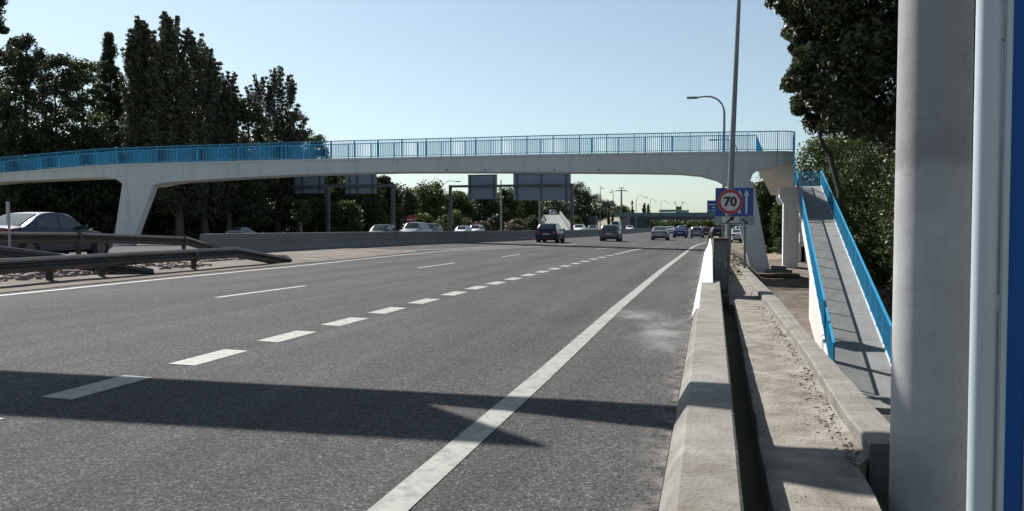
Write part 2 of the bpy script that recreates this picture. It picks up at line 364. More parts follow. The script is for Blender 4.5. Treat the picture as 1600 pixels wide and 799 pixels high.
# island of dirt between the carriageways, tapering to the wall
isl = [(-30, -10), (-20, 0), (-10, 10)]
L = [G(-260, 485), G(0, 458.5), G(240, 434.5), G(470, 412), G(590, 400.5), G(655, 393.5)]
L2 = []
for p in L:
    t = (p.y-10)/(L[-1].y-10); L2.append(Vector((-18.25+(.9*max(0, t)**2)*.6, p.y, 0)))
mb = MB(); nseg = 8
rowsn = len(L)*4
LL = resample(L, 5); LL2 = resample(L2, 5)
from mathutils import noise as mnoise
for a, b in zip(LL, LL2):
    for k in range(nseg+1):
        q = a.lerp(b, k/nseg); e_ = .05*min(1, k*3/nseg)*min(1, (nseg-k)*3/nseg)
        mb.v.append((q.x, q.y, roadz(q.x)+.012+e_+.05*abs(mnoise.noise(q*1.1))*(0 < k < nseg)))
mb.f = [(j*(nseg+1)+i, j*(nseg+1)+i+1, (j+1)*(nseg+1)+i+1, (j+1)*(nseg+1)+i) for j in range(len(LL)-1) for i in range(nseg)]
struct(mb, 'median_ground', 'dirt', True)
def stones(name, n, fn, smin, smax, m, seed):
    r_ = random.Random(seed); g = MB()
    for _ in range(n):
        x, y, z = fn(r_); s = r_.uniform(smin, smax); a = r_.random()*6
        c, sn = math.cos(a)*s, math.sin(a)*s; b = len(g.v)
        for (u, v, h_) in ((-1, -.7, 0), (1, -.8, 0), (.9, .8, 0), (-.8, .9, 0), (-.5, -.4, .7), (.5, -.5, .6), (.45, .4, .8), (-.5, .5, .6)):
            g.v.append((x+u*c-v*sn, y+u*sn+v*c, z+h_*s))
        g.f += [tuple(b+i for i in q) for q in ((4, 5, 6, 7), (0, 1, 5, 4), (1, 2, 6, 5), (2, 3, 7, 6), (3, 0, 4, 7))]
    return g.build(name, m)
def fisl(r_):
    y = 8+r_.random()*19; x = -13.9-r_.random()*3.9
    if y > 21: x = -14.8-r_.random()*2.8
    return x, y, roadz(x)+.06
tag(stones('rubble', 2600, fisl, .04, .13, 'stone', 3), 'pinkish white rubble and broken stones strewn between the two guardrails', 'rubble', kind='stuff')

# ------------------------------------------------------------------ right-hand side: low kerb wall, tall white barrier, footpath, low wall
t = empty('kerb_wall', (-.05, 3, 0), 'low weathered concrete kerb wall with a battered road face beside the near lane', 'kerb wall')
def prof(y=4):
    a = -.133-(y-3.8)*.0030; b = .168+(y-3.8)*.0058
    return [(-.245, -.1), (-.24, .045), (a-.022, .172), (a, .19), (b-.017, .19), (b, .172), (b, -1.2)]
for y0, y1 in [(-4, .9), (.906, 3.77), (3.778, 9.3), (9.306, 14.4)]:
    mb = MB(); k = max(2, int((y1-y0)/.25)); secs = []
    for i in range(k+1):
        y = y0+(y1-y0)*i/k; j = mnoise.noise(Vector((0, y*1.3, 2)))*.009; j2 = mnoise.noise(Vector((5, y*4, 0)))*.006
        secs.append([(px_+(j+j2 if n_ in (2, 3) else j2*.6), y, pz+(j*.6+j2*.5 if n_ > 1 else 0)) for n_, (px_, pz) in enumerate(prof(y))])
    mb.loft(secs); mb.build('wall_block', 'concrete', t)
mb = MB(); k = 14; secs = []
for i in range(k+1):
    y = 14.406+(20.9-14.406)*i/k; secs.append([(x, y, z) for x, z in prof(y)])
mb.loft(secs); o = mb.build('wall_block', 'concrete', t)
mb = MB(); secs = [[(-.27, y, 0.003), (-.262, y, .05), (prof(y)[2][0]-.012, y, .185), (prof(y)[3][0]-.01, y, .202), (prof(y)[3][0]+.02, y, .193), (-.2, y, .08)] for y in np.linspace(13.4, 20.94, 8)]
mb.loft(secs, close=True); mb.build('white_facing', 'whitewash', t, label='whitewashed facing of the kerb wall ahead of the tall barrier')
t = empty('concrete_barrier', (0, 21, 0), 'white painted concrete barrier rising from the end of the low kerb wall', 'barrier')
lowp = [(-.268, -.02), (-.258, .06), (-.215, .19), (-.19, .203), (.05, .206), (.094, .20), (.098, -.3)]
full = [(-.26, -.02), (-.25, .06), (-.205, .20), (-.09, .40), (.01, .84), (.085, .85), (.092, -.3)]
mb = MB(); mb.loft([[(a_[0]*(1-k)+b_[0]*k, 19.6+3.2*k, a_[1]*(1-k)+b_[1]*k) for a_, b_ in zip(lowp, full)] for k in (0, .33, .66, 1)]); mb.build('sloping_end', 'whitewash', t)
for k in range(4):
    y0 = 22.81+k*6; mb = MB(); mb.prism(full, 'y', y0, y0+5.985); mb.build('barrier_block', 'whitewash', t)
t = empty('steel_cabinet', (.28, 21, -.23), 'dark steel cabinet standing behind the white barrier end, its shaded front to the camera', 'cabinet')
MB().box(.11, .47, 21, 21.9, -.15, 1.2).build('housing', 'rust', t, bevel=.012)
MB().box(.10, .48, 20.98, 21.92, 1.2, 1.225).build('lid', 'rust', t)
MB().box(.13, .45, 20.985, 20.996, -.05, 1.14).build('door', 'darksteel', t)
MB().box(.40, .42, 20.97, 20.984, .5, .62).build('handle', 'steel', t)
MB().box(.12, .46, 21.02, 21.88, -.24, -.152).build('plinth', 'concrete', t)
# footpath on its retaining wall
KR = lambda y: .168+(y-3.8)*.0058                 # right edge of the kerb wall
PL = lambda y: float(np.interp(y, [6.4, 7.7, 9.2, 11.2, 13.9, 18, 25, 36], [1.168, 1.155, 1.184, 1.22, 1.236, 1.227, 1.18, 1.14]))
PR = lambda y: float(np.interp(y, [6.4, 9, 13, 18.7, 25, 36], [1.455, 1.46, 1.47, 1.53, 1.50, 1.47]))
mb = MB(); mb.box(.1, 1.0, -6, 30, -4.6, -1.0); struct(mb, 'shade_channel', 'walk')  # floor of a slot sunk deep to blacken the kerb wall's shadow strip
secs = []; ups = [0, .03, .12, .25, .4, .55, .7, .85, .95, 1]
for y in np.arange(-6, 30.01, .3):
    x0 = KR(y)+.21+.006*max(0, y-4)*(y < 19)+.016*mnoise.noise(Vector((7, y*1.1, 0))); x1 = 1.06+.03*mnoise.noise(Vector((2, y*2.3, 0))) if y < 6.35 else PL(y)+.05
    tops = [(x0+(x1-x0)*u, y, -.235+.022*mnoise.noise(Vector((x0+(x1-x0)*u, y, 4))*1.7)+(.02 if u > .9 and y > 6.5 else 0)-(.01 if u == 0 else 0)) for u in ups]
    secs.append([(x0, y, -4.6)]+tops+[(x1, y, -4.6)])
mb = MB(); mb.loft(secs); struct(mb, 'footpath', 'walk', True)
t = empty('parapet_wall', (1.3, 6, -.1), 'low worn concrete parapet between the footpath and the drop, ending in a square block', 'low wall')
for y0, y1 in [(6.46, 9.6), (9.603, 13.2), (13.203, 17), (17.003, 21), (21.003, 25), (25.003, 29), (29.003, 34.5)]:
    secs = []; k = int((y1-y0)/.12)
    for i_ in range(k+1):
        y = y0+(y1-y0)*i_/k; a_ = mnoise.noise(Vector((1, y*2.1, 7)))*.010+mnoise.noise(Vector((1, y*7, 3)))*.006; b_ = mnoise.noise(Vector((4, y*1.7, 1)))*.012; h_ = mnoise.noise(Vector((8, y*1.4, 2)))*.008
        xl_, xr_ = PL(y), PR(y)
        secs.append([(xl_, y, -4.5), (xl_+a_*.4, y, -.25), (xl_+a_, y, -.118+h_), (xl_+.018+a_, y, -.10+h_), ((xl_+xr_)/2, y, -.094+h_*1.4), (xr_-.015+b_, y, -.10+h_), (xr_+b_, y, -.12), (xr_, y, -4.5)])
    mb = MB(); mb.loft(secs); mb.build('wall_block', 'concrete', t)
# soil beyond the path
mb = MB()
xs2 = [.49, .8, 1.2, 1.6, 2.1, 2.7, 3.4, 4.2, 5.2, 6.2]; ys2 = [30+1.5*i for i in range(34)]
def soilz(x, y):
    if y < 36: return -.22 if x < 1.3 else gz(x, y)+.02
    return gz(x, y)+.03+.05*mnoise.noise(Vector((x, y, 0))*.8)
o = grid_sheet('soil', [.5, .9, 1.29, 1.3, 1.6, 2, 2.5, 3, 3.5, 4.5, 5.5, 6.5], [30, 33, 35.9, 36.1]+[38+2*i for i in range(20)], soilz, 'sand')
o = grid_sheet('dirt_bank', [1.47, 2, 2.6, 3.3, 4, 4.8, 5.6, 6.4, 7.4, 8.5, 10], [8, 12, 16, 20, 24, 28, 32, 36, 40, 44, 48, 52, 56, 60, 64, 68], lambda x, y: gz(x, y)+.05+.07*mnoise.noise(Vector((x, y, 3))*.7) if y > 36 or x > 1.5 else lowz(y)+.05, 'dirt')
# litter along the parapet
def flit(r_):
    y = 6.3+r_.random()**1.4*20; x = PL(y)-.01-abs(r_.gauss(0, .10)); return x, y, -.226
tag(stones('leaf_litter', 700, flit, .003, .011, 'litter', 8), 'brown leaf litter gathered on the footpath along the parapet', 'litter', kind='stuff')
tw = MB(); r6 = random.Random(21)
for k in range(230):                              # twigs and dry stalks swept against the parapet
    y = 6.6+r6.random()**1.3*16; x = PL(y)-.015-abs(r6.gauss(0, .13)); a = r6.gauss(0, 1.1); l_ = r6.uniform(.012, .055); c_, s_ = math.cos(a)*l_/2, math.sin(a)*l_/2; w_ = r6.uniform(.0015, .0035)
    tw.hexa([(x-c_, y-s_-w_, -.228), (x+c_, y+s_-w_, -.228), (x+c_, y+s_+w_, -.228), (x-c_, y-s_+w_, -.228), (x-c_, y-s_-w_, -.222), (x+c_, y+s_-w_, -.219), (x+c_, y+s_+w_, -.219), (x-c_, y-s_+w_, -.222)])
tag(tw.build('twigs', 'litter'), 'dry twigs and stalks swept against the foot of the parapet', 'twigs', kind='stuff')
def flit2(r_):
    y = 2.4+r_.random()**1.3*14; x = .45+.6*r_.random(); return x, y, -.228
tag(stones('path_grit', 500, flit2, .002, .007, 'concrete', 9), 'small grey grit scattered over the footpath', 'grit', kind='stuff')
def frock(r_): x = .6+2.6*r_.random(); y = 31+22*r_.random(); return x, y, soilz(x, y)-.01
tag(stones('soil_rubble', 260, frock, .04, .16, 'sand', 10), 'lumps of pale soil and stones behind the white barrier', 'rubble', kind='stuff')

# ------------------------------------------------------------------ FOOTBRIDGE
YB = 57.0; DW = 2.3
def XZ(px, py, Y=YB): p = atY(px, py, Y); return p.x, p.z
top = [XZ(*p) for p in [(-140, 284), (-60, 276.5), (0, 270.5), (90, 263), (150, 258.3), (180, 257), (265, 254.2), (350, 252), (512, 248), (700, 244.2), (850, 241), (1000, 238.7), (1100, 237.2), (1180, 236.3), (1213, 236)]]
bot = [XZ(*p) for p in [(-140, 296), (-60, 290), (0, 284.5), (90, 280), (150, 277.5), (168, 277.5), (182, 281), (190, 287), (215, 292), (238, 289.5), (250, 286.5), (270, 284), (350, 279), (450, 273.5), (560, 270), (620, 268.7), (760, 268.6), (900, 269), (1000, 269.8), (1060, 270.8), (1095, 274), (1120, 281), (1138, 291), (1158, 296), (1172, 285), (1176, 272), (1184, 265), (1200, 262.5), (1213, 261.5)]]
TX = [p[0] for p in top]; TZ = [p[1] for p in top]; BX = [p[0] for p in bot]; BZ = [p[1] for p in bot]
dz = lambda x: float(np.interp(x, TX, TZ)); uz = lambda x: float(np.interp(x, BX, BZ))
XE = TX[-1]
br = empty('footbridge', (-20, YB, 0), 'white concrete footbridge with blue railings crossing the whole motorway', 'footbridge')
sx = sorted(set([round(x, 3) for x in BX+TX]+[round(x, 3) for x in np.arange(TX[0], XE, 1.6)]))
mb = MB(); mb.loft([[(x, YB+.06, uz(x)), (x, YB+DW-.06, uz(x)), (x, YB+DW-.06, dz(x)-.14), (x, YB+.06, dz(x)-.14)] for x in sx])
mb.build('girder', 'cream', br)
mb = MB(); mb.loft([[(x, YB, dz(x)-.14), (x, YB+DW, dz(x)-.14), (x, YB+DW, dz(x)), (x, YB, dz(x))] for x in sx])
mb.build('deck_slab', 'cream', br)
def leg(pl_top, pl_bot, tl, tr):     # pixel outline of a leg: left edge and right edge
    a, b, c, d = XZ(*tl), XZ(*tr), XZ(*pl_bot[0]), XZ(*pl_bot[1])
    mb = MB(); y0, y1 = YB+.09, YB+.75
    def ext(p, q, z):               # follow the edge down to z
        t = (z-p[1])/(q[1]-p[1]); return (p[0]+(q[0]-p[0])*t, z)
    zb = pl_top
    c2, d2 = ext(a, c, zb), ext(b, d, zb)
    mb.hexa([(c2[0], y0, zb), (d2[0], y0, zb), (d2[0], y1, zb), (c2[0], y1, zb), (a[0], y0, a[1]), (b[0], y0, b[1]), (b[0], y1, b[1]), (a[0], y1, a[1])])
    return mb.build('leg', 'cream', br, bevel=.04)
leg(-.2, [(178, 362), (212, 362)], (189.5, 286), (239, 289))
leg(-1.75, [(1176, 432), (1205, 432)], (1137, 289), (1177, 283))
for px in (620,):
    x, z = XZ(px, 260); MB().box(x-.008, x+.008, YB+.052, YB+.0605, uz(x)+.01, dz(x)-.15).build('joint', 'overbeam' if 'overbeam' in M else 'darksteel', br)
for px in (698, 758, 866, 936):
    x, z = XZ(px, 266); mb = MB(); mb.tube([(x, YB-.06, z+.02), (x, YB+.1, z+.02)], .05); mb.build('drain_spout', 'darksteel', br)
# railings; posts are parts, the hundreds of thin balusters of one railing are one part
def railing(parent, pts, h=1.3, step=1.9, bal=.135, names=True, bs=.022, balw=.03, gap=.1):
    """pts: polyline of the foot of the railing (world)"""
    P = [Vector(p) for p in pts]; r0 = link(bpy.data.objects.new('railing', None)); r0.parent = parent; r0.location = P[0]-parent_loc(parent)
    for zz, wd, nm in ((h, .055, 'top_rail'), (gap, .04, 'bottom_rail')):
        mb = MB()
        for a, b in zip(P, P[1:]): mb.bar(a+Vector((0, 0, zz)), b+Vector((0, 0, zz)), wd if nm == 'bottom_rail' else .07, wd)
        mb.build(nm, 'blue', r0)
    seglen = [(b-a).length for a, b in zip(P, P[1:])]; tot = sum(seglen)
    def pt(s):
        for a, b, l in zip(P, P[1:], seglen):
            if s <= l+1e-6: return a.lerp(b, min(1, s/l))
            s -= l
        return P[-1]
    n = max(1, round(tot/step)); proto = None
    for k in range(n+1):
        q = pt(tot*k/n)
        if proto is None:
            proto = MB().box(q.x-.03, q.x+.03, q.y-.03, q.y+.03, q.z-.12, q.z+h).build('post', 'blue', r0); q0 = q.copy()
        else:
            c = proto.copy(); COL.objects.link(c); c.location = proto.location+(q-q0)
    mb = MB(); m_ = int(tot/bal); hw = balw/2
    for k in range(1, m_):
        q = pt(tot*k/m_); mb.box(q.x-hw, q.x+hw, q.y-hw*.6, q.y+hw*.6, q.z+gap, q.z+h-.02)
    mb.build('balusters', 'blue', r0, kind='stuff')
    return r0
# outer corner of the deck end: quarter round in plan
cx, cy, rad = XE+.05, YB+1.25, 1.22
arc = [(cx+rad*math.sin(a), cy-rad*math.cos(a)) for a in np.linspace(0, math.pi/2, 9)]
zE = dz(XE)
front = [(x, YB+.06, dz(x)+.0) for x in TX] + [(x, y, zE) for x, y in arc[1:]]
railing(br, front)
XB = XE-1.15
railing(br, [(x, YB+DW-.06, dz(x)) for x in TX if x < XB-1]+[(XB, YB+DW-.06, zE)])
# rounded end block of the deck
pl = [(XE-.0, YB+DW)]+[(XE, YB)]+arc+[(cx+rad, YB+DW)]
mb = MB(); mb.prism(pl, 'z', zE-.142, zE-.002); mb.build('end_slab', 'cream', br)
arc2 = [(cx+(rad-.07)*math.sin(a), cy-(rad-.07)*math.cos(a)) for a in np.linspace(0, math.pi/2, 9)]
pl = [(XE+.002, YB+DW-.06)]+[(XE+.002, YB+.06)]+arc2+[(cx+rad-.07, YB+DW-.06)]
mb = MB(); mb.prism(pl, 'z', zE-.95, zE-.145); mb.build('end_girder', 'cream', br)

# ------------------------------------------------------------------ ACCESS RAMP
RN = Vector((5.77, 29.2, -2.72)); RF = Vector((8.6, 69, 4.75))
rd = RF-RN; rdir = Vector((rd.x, rd.y, 0)).normalized(); rn = Vector((rdir.y, -rdir.x, 0)); slope = rd.z/Vector((rd.x, rd.y, 0)).length
W = 1.85
def RP(s, c, z=0):    # s metres along from RN, c metres across (0 right edge, W left edge)
    return RN+rdir*s-rn*c+Vector((0, 0, slope*s+z))
ra = empty('access_ramp', (5, 45, -2), 'long pale concrete access ramp with blue railings climbing from the right to the footbridge', 'ramp')
s0, s1 = -4.6, rd.length*.983
LT = Vector((rd.x, rd.y, 0)).length
n = 0; s = s0; step = 3.05
while s < LT-.1:
    e_ = min(LT, s+step); mb = MB()
    mb.hexa([RP(s, W, -.3), RP(s, 0, -.3), RP(e_-.02, 0, -.3), RP(e_-.02, W, -.3), RP(s, W), RP(s, 0), RP(e_-.02, 0), RP(e_-.02, W)])
    mb.build('ramp_slab', 'slab', ra); s = e_
mb = MB()
for s_ in np.arange(s0, LT, 9.0): mb.bar(RP(s_, .02, -.27), RP(s_, W-.02, -.27), .2, .1)
mb = MB(); 
for c_ in (-.09, W-.03):
    mb.hexa([RP(s0, c_+.12, -.42), RP(s0, c_, -.42), RP(LT, c_, -.42), RP(LT, c_+.12, -.42), RP(s0, c_+.12, .05), RP(s0, c_, .05), RP(LT, c_, .05), RP(LT, c_+.12, .05)])
mb.build('kerb', 'whitewash', ra)
# solid white flank under the lower part
mb = MB(); sA = s0; sB = 13.2
for c_ in (-.06, W-.04):
    q = [RP(sA, c_+.1), RP(sA, c_), RP(sB, c_), RP(sB, c_+.1)]
    lo = [Vector((p.x, p.y, -4.6)) for p in q]; up = [p+Vector((0, 0, -.43)) for p in q]; mb.hexa(lo+up)
mb.hexa([Vector((*RP(sB, W-.04).xy, -4.6)), Vector((*RP(sB, 0).xy, -4.6)), Vector((*RP(sB+.25, 0).xy, -4.6)), Vector((*RP(sB+.25, W-.04).xy, -4.6))]+[RP(sB, W-.04, -.43), RP(sB, 0, -.43), RP(sB+.25, 0, -.43), RP(sB+.25, W-.04, -.43)])
mb.build('flank_wall', 'whitewash', ra)
RH = 1.22
sl0 = -2.9
railing(ra, [RP(sl0, W-.0), RP(LT, W-.0)], RH, 1.95, .125, gap=.12)
railing(ra, [RP(-1.0, .0), RP(LT, .0)], RH, 1.95, .125, gap=.12)
# landing at the far end and outgoing flight
o0 = Vector((XB, YB+DW, zE)); o1 = Vector((cx+rad, YB+DW, zE))
topz = RF.z
f0 = RP(LT-.3, W+1.95); f0.z = topz; f1 = RP(LT-.3, W+.12); f1.z = topz
mb = MB(); mb.hexa([o0-Vector((0, 0, .7)), o1-Vector((0, 0, .7)), f1-Vector((0, 0, .7)), f0-Vector((0, 0, .7)), o0, o1, f1, f0]); mb.build('upper_flight', 'cream', ra)
mb = MB(); a_, b_, c_, d_ = RP(LT, W+1.95), RP(LT, -.05), RP(LT+2, -.05), RP(LT+2, W+1.95)
for q in (a_, b_, c_, d_): q.z = topz
mb.hexa([q-Vector((0, 0, .6)) for q in (a_, b_, c_, d_)]+[a_, b_, c_, d_]); mb.build('landing', 'cream', ra)
railing(ra, [o1, f1], RH, 1.9, .125); railing(ra, [o0, f0], RH, 1.9, .125)
railing(ra, [a_, d_, c_, b_], RH, 1.9, .125)
def pier(X, Y, w_, zt, cap):
    zb = lowz(Y)-.2; mb = MB(); mb.box(X-w_/2, X+w_/2, Y, Y+.9, zb, zt-cap[1]); mb.build('pier', 'cream', ra, bevel=.05)
    mb = MB(); mb.prism([(X-cap[0]/2+.25, zt-cap[1]), (X+cap[0]/2-.25, zt-cap[1]), (X+cap[0]/2, zt-cap[1]+.4), (X+cap[0]/2, zt), (X-cap[0]/2, zt), (X-cap[0]/2, zt-cap[1]+.4)], 'y', Y-.05, Y+.95); mb.build('pier_cap', 'cream', ra)
p = atY(1235, 400, 61); pier(p.x, 61, 1.0, atY(1235, 293, 61).z, (1.55, 1.1))
q = RP(24, W/2, -.45); pier(q.x, q.y, .6, q.z, (1.7, .6))
q = RP(LT+.5, W, 0); pier(q.x, 69.6, .9, topz-.62, (3.0, .8))
# stack of slabs at the pier foot
for k, (a, b, y, zz) in enumerate([(1178, 1250, 55.2, -1.72), (1196, 1238, 56.2, -1.50), (1206, 1228, 56.6, -1.28)]):
    x0, x1 = atY(a, 430, y).x, atY(b, 430, y).x; mb = MB(); mb.box(x0, x1, y, y+1.2, zz, zz+.2); o = mb.build('concrete_slab', 'dirt' if k == 0 else 'concrete2', bevel=.02); o.rotation_euler = (0, 0, 0)
    tag(o, ['widest bottom slab lying on the dirt between the bridge leg and the ramp pier', 'middle slab of the small stack at the foot of the ramp pier', 'topmost small slab of the stack at the foot of the ramp pier'][k], 'slab', 'slabs stacked by the ramp pier')
for k, (px, py) in enumerate([(1243, 384), (1254, 372), (1256, 392)]):
    p = atY(px, py, 66); mb = MB(); mb.box(p.x-.22, p.x+.22, 66, 66.4, lowz(66)-.1, p.z+.35); o = mb.build('marker_block', 'whitewash', bevel=.03)
    tag(o, ['left white block standing under the ramp left of the pier line', 'tall white block standing under the ramp right of the pier', 'low white block under the ramp nearest the railing foot'][k], 'block', 'white blocks beneath the ramp')

# ------------------------------------------------------------------ SIGNS AND MASTS
def text_mesh(name, body, size, m, parent, loc, rot=(R(90), 0, 0), ext=.002, offset=0, scale=(1, 1, 1)):
    c = bpy.data.curves.new(name, 'FONT'); c.body = body; c.size = size; c.extrude = ext; c.align_x = 'CENTER'; c.align_y = 'CENTER'; c.offset = offset; c.resolution_u = 4
    tmp = bpy.data.objects.new('tmp_text', c); COL.objects.link(tmp)
    me = bpy.data.meshes.new_from_object(tmp); bpy.data.objects.remove(tmp)
    me.name = name; me.materials.clear(); me.materials.append(M[m]); o = link(bpy.data.objects.new(name, me)); o.parent = parent; o.location = Vector(loc)-parent_loc(parent); o.rotation_euler = rot; o.scale = scale
    return o
def disc(c, r, y, th, n=40): return [(c[0]+r*math.cos(2*math.pi*k/n), c[1]+r*math.sin(2*math.pi*k/n)) for k in range(n)]
YS = 28.6
c = XZ(1141, 315.5, YS); r = (XZ(1160.5, 315, YS)[0]-XZ(1121.5, 315, YS)[0])/2
px135 = XZ(1136, 380, YS)[0]
sg = empty('speed_limit_sign', (px135, YS, -.23), 'round red and white 70 sign with a small arrow plate below it', 'road sign')
mb = MB(); mb.tube([(px135, YS+.09, -.25), (px135, YS+.09, c[1]+r*.6)], .045, 10); mb.build('post', 'steel', sg, True)
MB().prism(disc(c, r, 0, 0), 'y', YS, YS+.03).build('sign_disc', 'red', sg)
MB().prism(disc(c, r*.98+.02, 0, 0), 'y', YS+.032, YS+.05).build('sign_back', 'steel', sg)
MB().prism(disc(c, r*.76, 0, 0), 'y', YS-.006, YS-.001).build('sign_face', 'white', sg, label='white centre of the round sign')
text_mesh('digits', '70', r*1.04, 'black', sg, (c[0], YS-.010, c[1]-.01), offset=.018, scale=(1.0, 1, 1))
a = XZ(1126, 337, YS); b = XZ(1157, 350, YS)
MB().box(a[0], b[0], YS+.005, YS+.03, b[1], a[1]).build('arrow_plate', 'white', sg)
mb = MB(); fr = .03
for q in ((a[0], b[0], a[1]-fr, a[1]), (a[0], b[0], b[1], b[1]+fr), (a[0], a[0]+fr, b[1]+fr, a[1]-fr), (b[0]-fr, b[0], b[1]+fr, a[1]-fr)): mb.box(q[0], q[1], YS-.004, YS+.004, q[2], q[3])
mb.build('plate_border', 'darksteel', sg)
mx, mz = (a[0]+b[0])/2, (a[1]+b[1])/2
mb = MB(); d = Vector((.8, .6)).normalized(); nn = Vector((-d.y, d.x)); C0 = Vector((mx, mz)); q = [C0-d*.17+nn*.035, C0-d*.17-nn*.035, C0+d*.02-nn*.035, C0+d*.02-nn*.10, C0+d*.18, C0+d*.02+nn*.10, C0+d*.02+nn*.035]
mb.prism([(p.x, p.y) for p in q], 'y', YS-.004, YS+.002); mb.build('arrow', 'black', sg)
# blue direction sign behind
Y2 = 33.0
a = XZ(1118, 294, Y2); b = XZ(1177, 338, Y2); b2 = XZ(1179, 352, Y2)
bs_ = empty('lane_sign', ((a[0]+b[0])/2, Y2, -.25), 'square blue lane sign with white arrows partly hidden by the 70 sign', 'road sign')
MB().box(a[0], b[0], Y2, Y2+.04, b[1]+.003, a[1]).build('sign_panel', 'signblue', bs_)
MB().box(a[0]-.02, b2[0], Y2, Y2+.04, b2[1], b[1]).build('lower_plate', 'signgrey', bs_)
for px in (1129, 1164):
    x = XZ(px, 380, Y2)[0]; mb = MB(); mb.box(x-.045, x+.045, Y2+.045, Y2+.11, -.6, a[1]); mb.build('post', 'mast', bs_)
for (px, y0, y1) in ((1166, 334, 298), (1155, 334, 298)):
    p0 = XZ(px, y0, Y2); p1 = XZ(px, y1, Y2); x = p0[0]; w_ = .045
    mb = MB(); mb.prism([(x-w_, p0[1]), (x+w_, p0[1]), (x+w_, p1[1]-.2), (x+.11, p1[1]-.2), (x, p1[1]+.05), (x-.11, p1[1]-.2), (x-w_, p1[1]-.2)], 'y', Y2-.006, Y2-.001); mb.build('arrow', 'white', bs_)
p0 = XZ(1160, 345, Y2); mb = MB(); mb.prism([(p0[0]-.02, p0[1]+.05), (p0[0]+.02, p0[1]+.09), (p0[0]+.14, p0[1]-.05), (p0[0]+.18, p0[1]-.0), (p0[0]+.2, p0[1]-.14), (p0[0]+.05, p0[1]-.12), (p0[0]+.1, p0[1]-.09)], 'y', Y2-.006, Y2-.001); mb.build('small_arrow', 'black', bs_)
# leaning tall mast
ms = empty('lamp_mast', (XZ(1140, 400, 31)[0], 31, -.4), 'tall dark mast leaning slightly right behind the 70 sign', 'mast')
b0 = Vector((XZ(1139.5, 400, 31)[0], 31, -.5)); a0 = atY(1154.5, 0, 31); dm = (a0-atY(1141.5, 290, 31)); bb = atY(1141.5, 290, 31)
pz = lambda z: bb+dm*((z-bb.z)/dm.z)
mb = MB(); mb.tube([pz(-.5), pz(3), pz(7), pz(12.5)], [.12, .105, .085, .055], 12); mb.build('pole', 'mast', ms, True)
mb = MB(); mb.box(pz(.2).x-.2, pz(.2).x+.2, 30.8, 31.2, -.5, -.15); mb.build('base_plate', 'darksteel', ms)
mb = MB(); mb.tube([pz(12.5), pz(13)+Vector((-.4, 0, .1)), pz(13)+Vector((-1.6, 0, .25))], .04, 8); mb.build('arm', 'mast', ms)
mb = MB(); e0 = pz(13)+Vector((-1.5, 0, .22)); mb.loft([[e0+Vector((-.7*k, s1*w_, h_)) for s1, h_ in ((-1, 0), (1, 0), (.6, .14), (-.6, .14))] for k, w_ in ((0, .08), (.3, .16), (.8, .14), (1, .05))]); mb.build('lamp_head', 'mast', ms)

def street_lamp(px, pytop, px_head, Y, label, r0=.11, base=None, group='lamp posts along the motorway', py_head=None):
    """curved single-arm lamp: pole at px, arm end at px_head"""
    p = atY(px, pytop, Y); hd = atY(px_head, py_head if py_head else pytop+4, Y); zb = lowz(Y) if p.x > 2 else roadz(p.x)
    if base is not None: zb = base
    t = empty('street_lamp', (p.x, Y, zb), label, 'street lamp', group)
    zt = p.z; dx = hd.x-p.x
    rr_ = min(abs(dx)*.6, 2.4); sg_ = 1 if dx > 0 else -1
    pts = [(p.x, Y, zb), (p.x, Y, zt-rr_)]+[(p.x+sg_*rr_*(1-math.cos(a)), Y, zt-rr_+rr_*math.sin(a)) for a in np.linspace(.3, math.pi/2, 6)]+[(p.x+dx*.75, Y, (zt+hd.z)/2+.03), (hd.x, Y, hd.z)]
    rad = [r0, r0*.65]+[r0*.5]*6+[r0*.45, r0*.4]
    mb = MB(); mb.tube(pts, rad, 8); mb.build('pole', 'mast', t, True)
    L_ = max(.7, min(1.1, abs(dx)*.4)); mb = MB()
    mb.loft([[(hd.x-sg_*.2+sg_*L_*k, Y+s1*w_, hd.z-.08+h_+.02*k) for s1, h_ in ((-1, 0), (1, 0), (.7, .16), (-.7, .16))] for k, w_ in ((0, .07), (.3, .17), (.8, .15), (1, .05))])
    mb.build('lamp_head', 'mast', t); return t
street_lamp(1132, 150, 1087, 70, 'nearest curved arm street lamp rising behind the footbridge', .14, py_head=153)
street_lamp(1152, 217.5, 1118, 118, 'second curved arm street lamp seen through the footbridge railing', .12, py_head=219)
street_lamp(690, 283, 713, 150, 'curved street lamp above the trees left of the small sign back', .12, py_head=284)
for k, (px, pt, ph, Y, lb) in enumerate([(938, 291, 941, 230, 'lamp post left of the two dark cypresses on the embankment'), (958, 297, 955, 215, 'lamp post beside the pair of small dark conifers'), (994, 305, 1008, 260, 'lamp post with an arm at the left end of the overpass'), (1016, 311, 1024, 330, 'lamp post beyond the overpass behind the twin cypress tops'), (1033, 313, 1042, 400, 'faint lamp post beyond the overpass left of the truck')]):
    street_lamp(px, pt, ph, Y, lb, .13, base=0)
# far pylon-like mast with a cross head
p = atY(971, 298, 330); t = empty('floodlight_mast', (p.x, 330, 0), 'tall mast with a ring of floodlights above the far trees', 'mast')
MB().tube([(p.x, 330, 0), (p.x, 330, p.z)], [.5, .3], 8).build('pole', 'mast', t)
mb = MB(); mb.box(p.x-1.9, p.x+1.9, 329.8, 330.2, p.z-.2, p.z+.15); mb.box(p.x-1.0, p.x+1.0, 329.8, 330.2, p.z+.9, p.z+1.15); mb.box(p.x-.15, p.x+.15, 329.8, 330.2, p.z+.15, p.z+.9); mb.bar((p.x-1.9, 330, p.z), (p.x-2.5, 330, p.z-.6), .2); mb.bar((p.x+1.9, 330, p.z), (p.x+2.5, 330, p.z-.6), .2); mb.build('lamp_ring', 'mast', t)

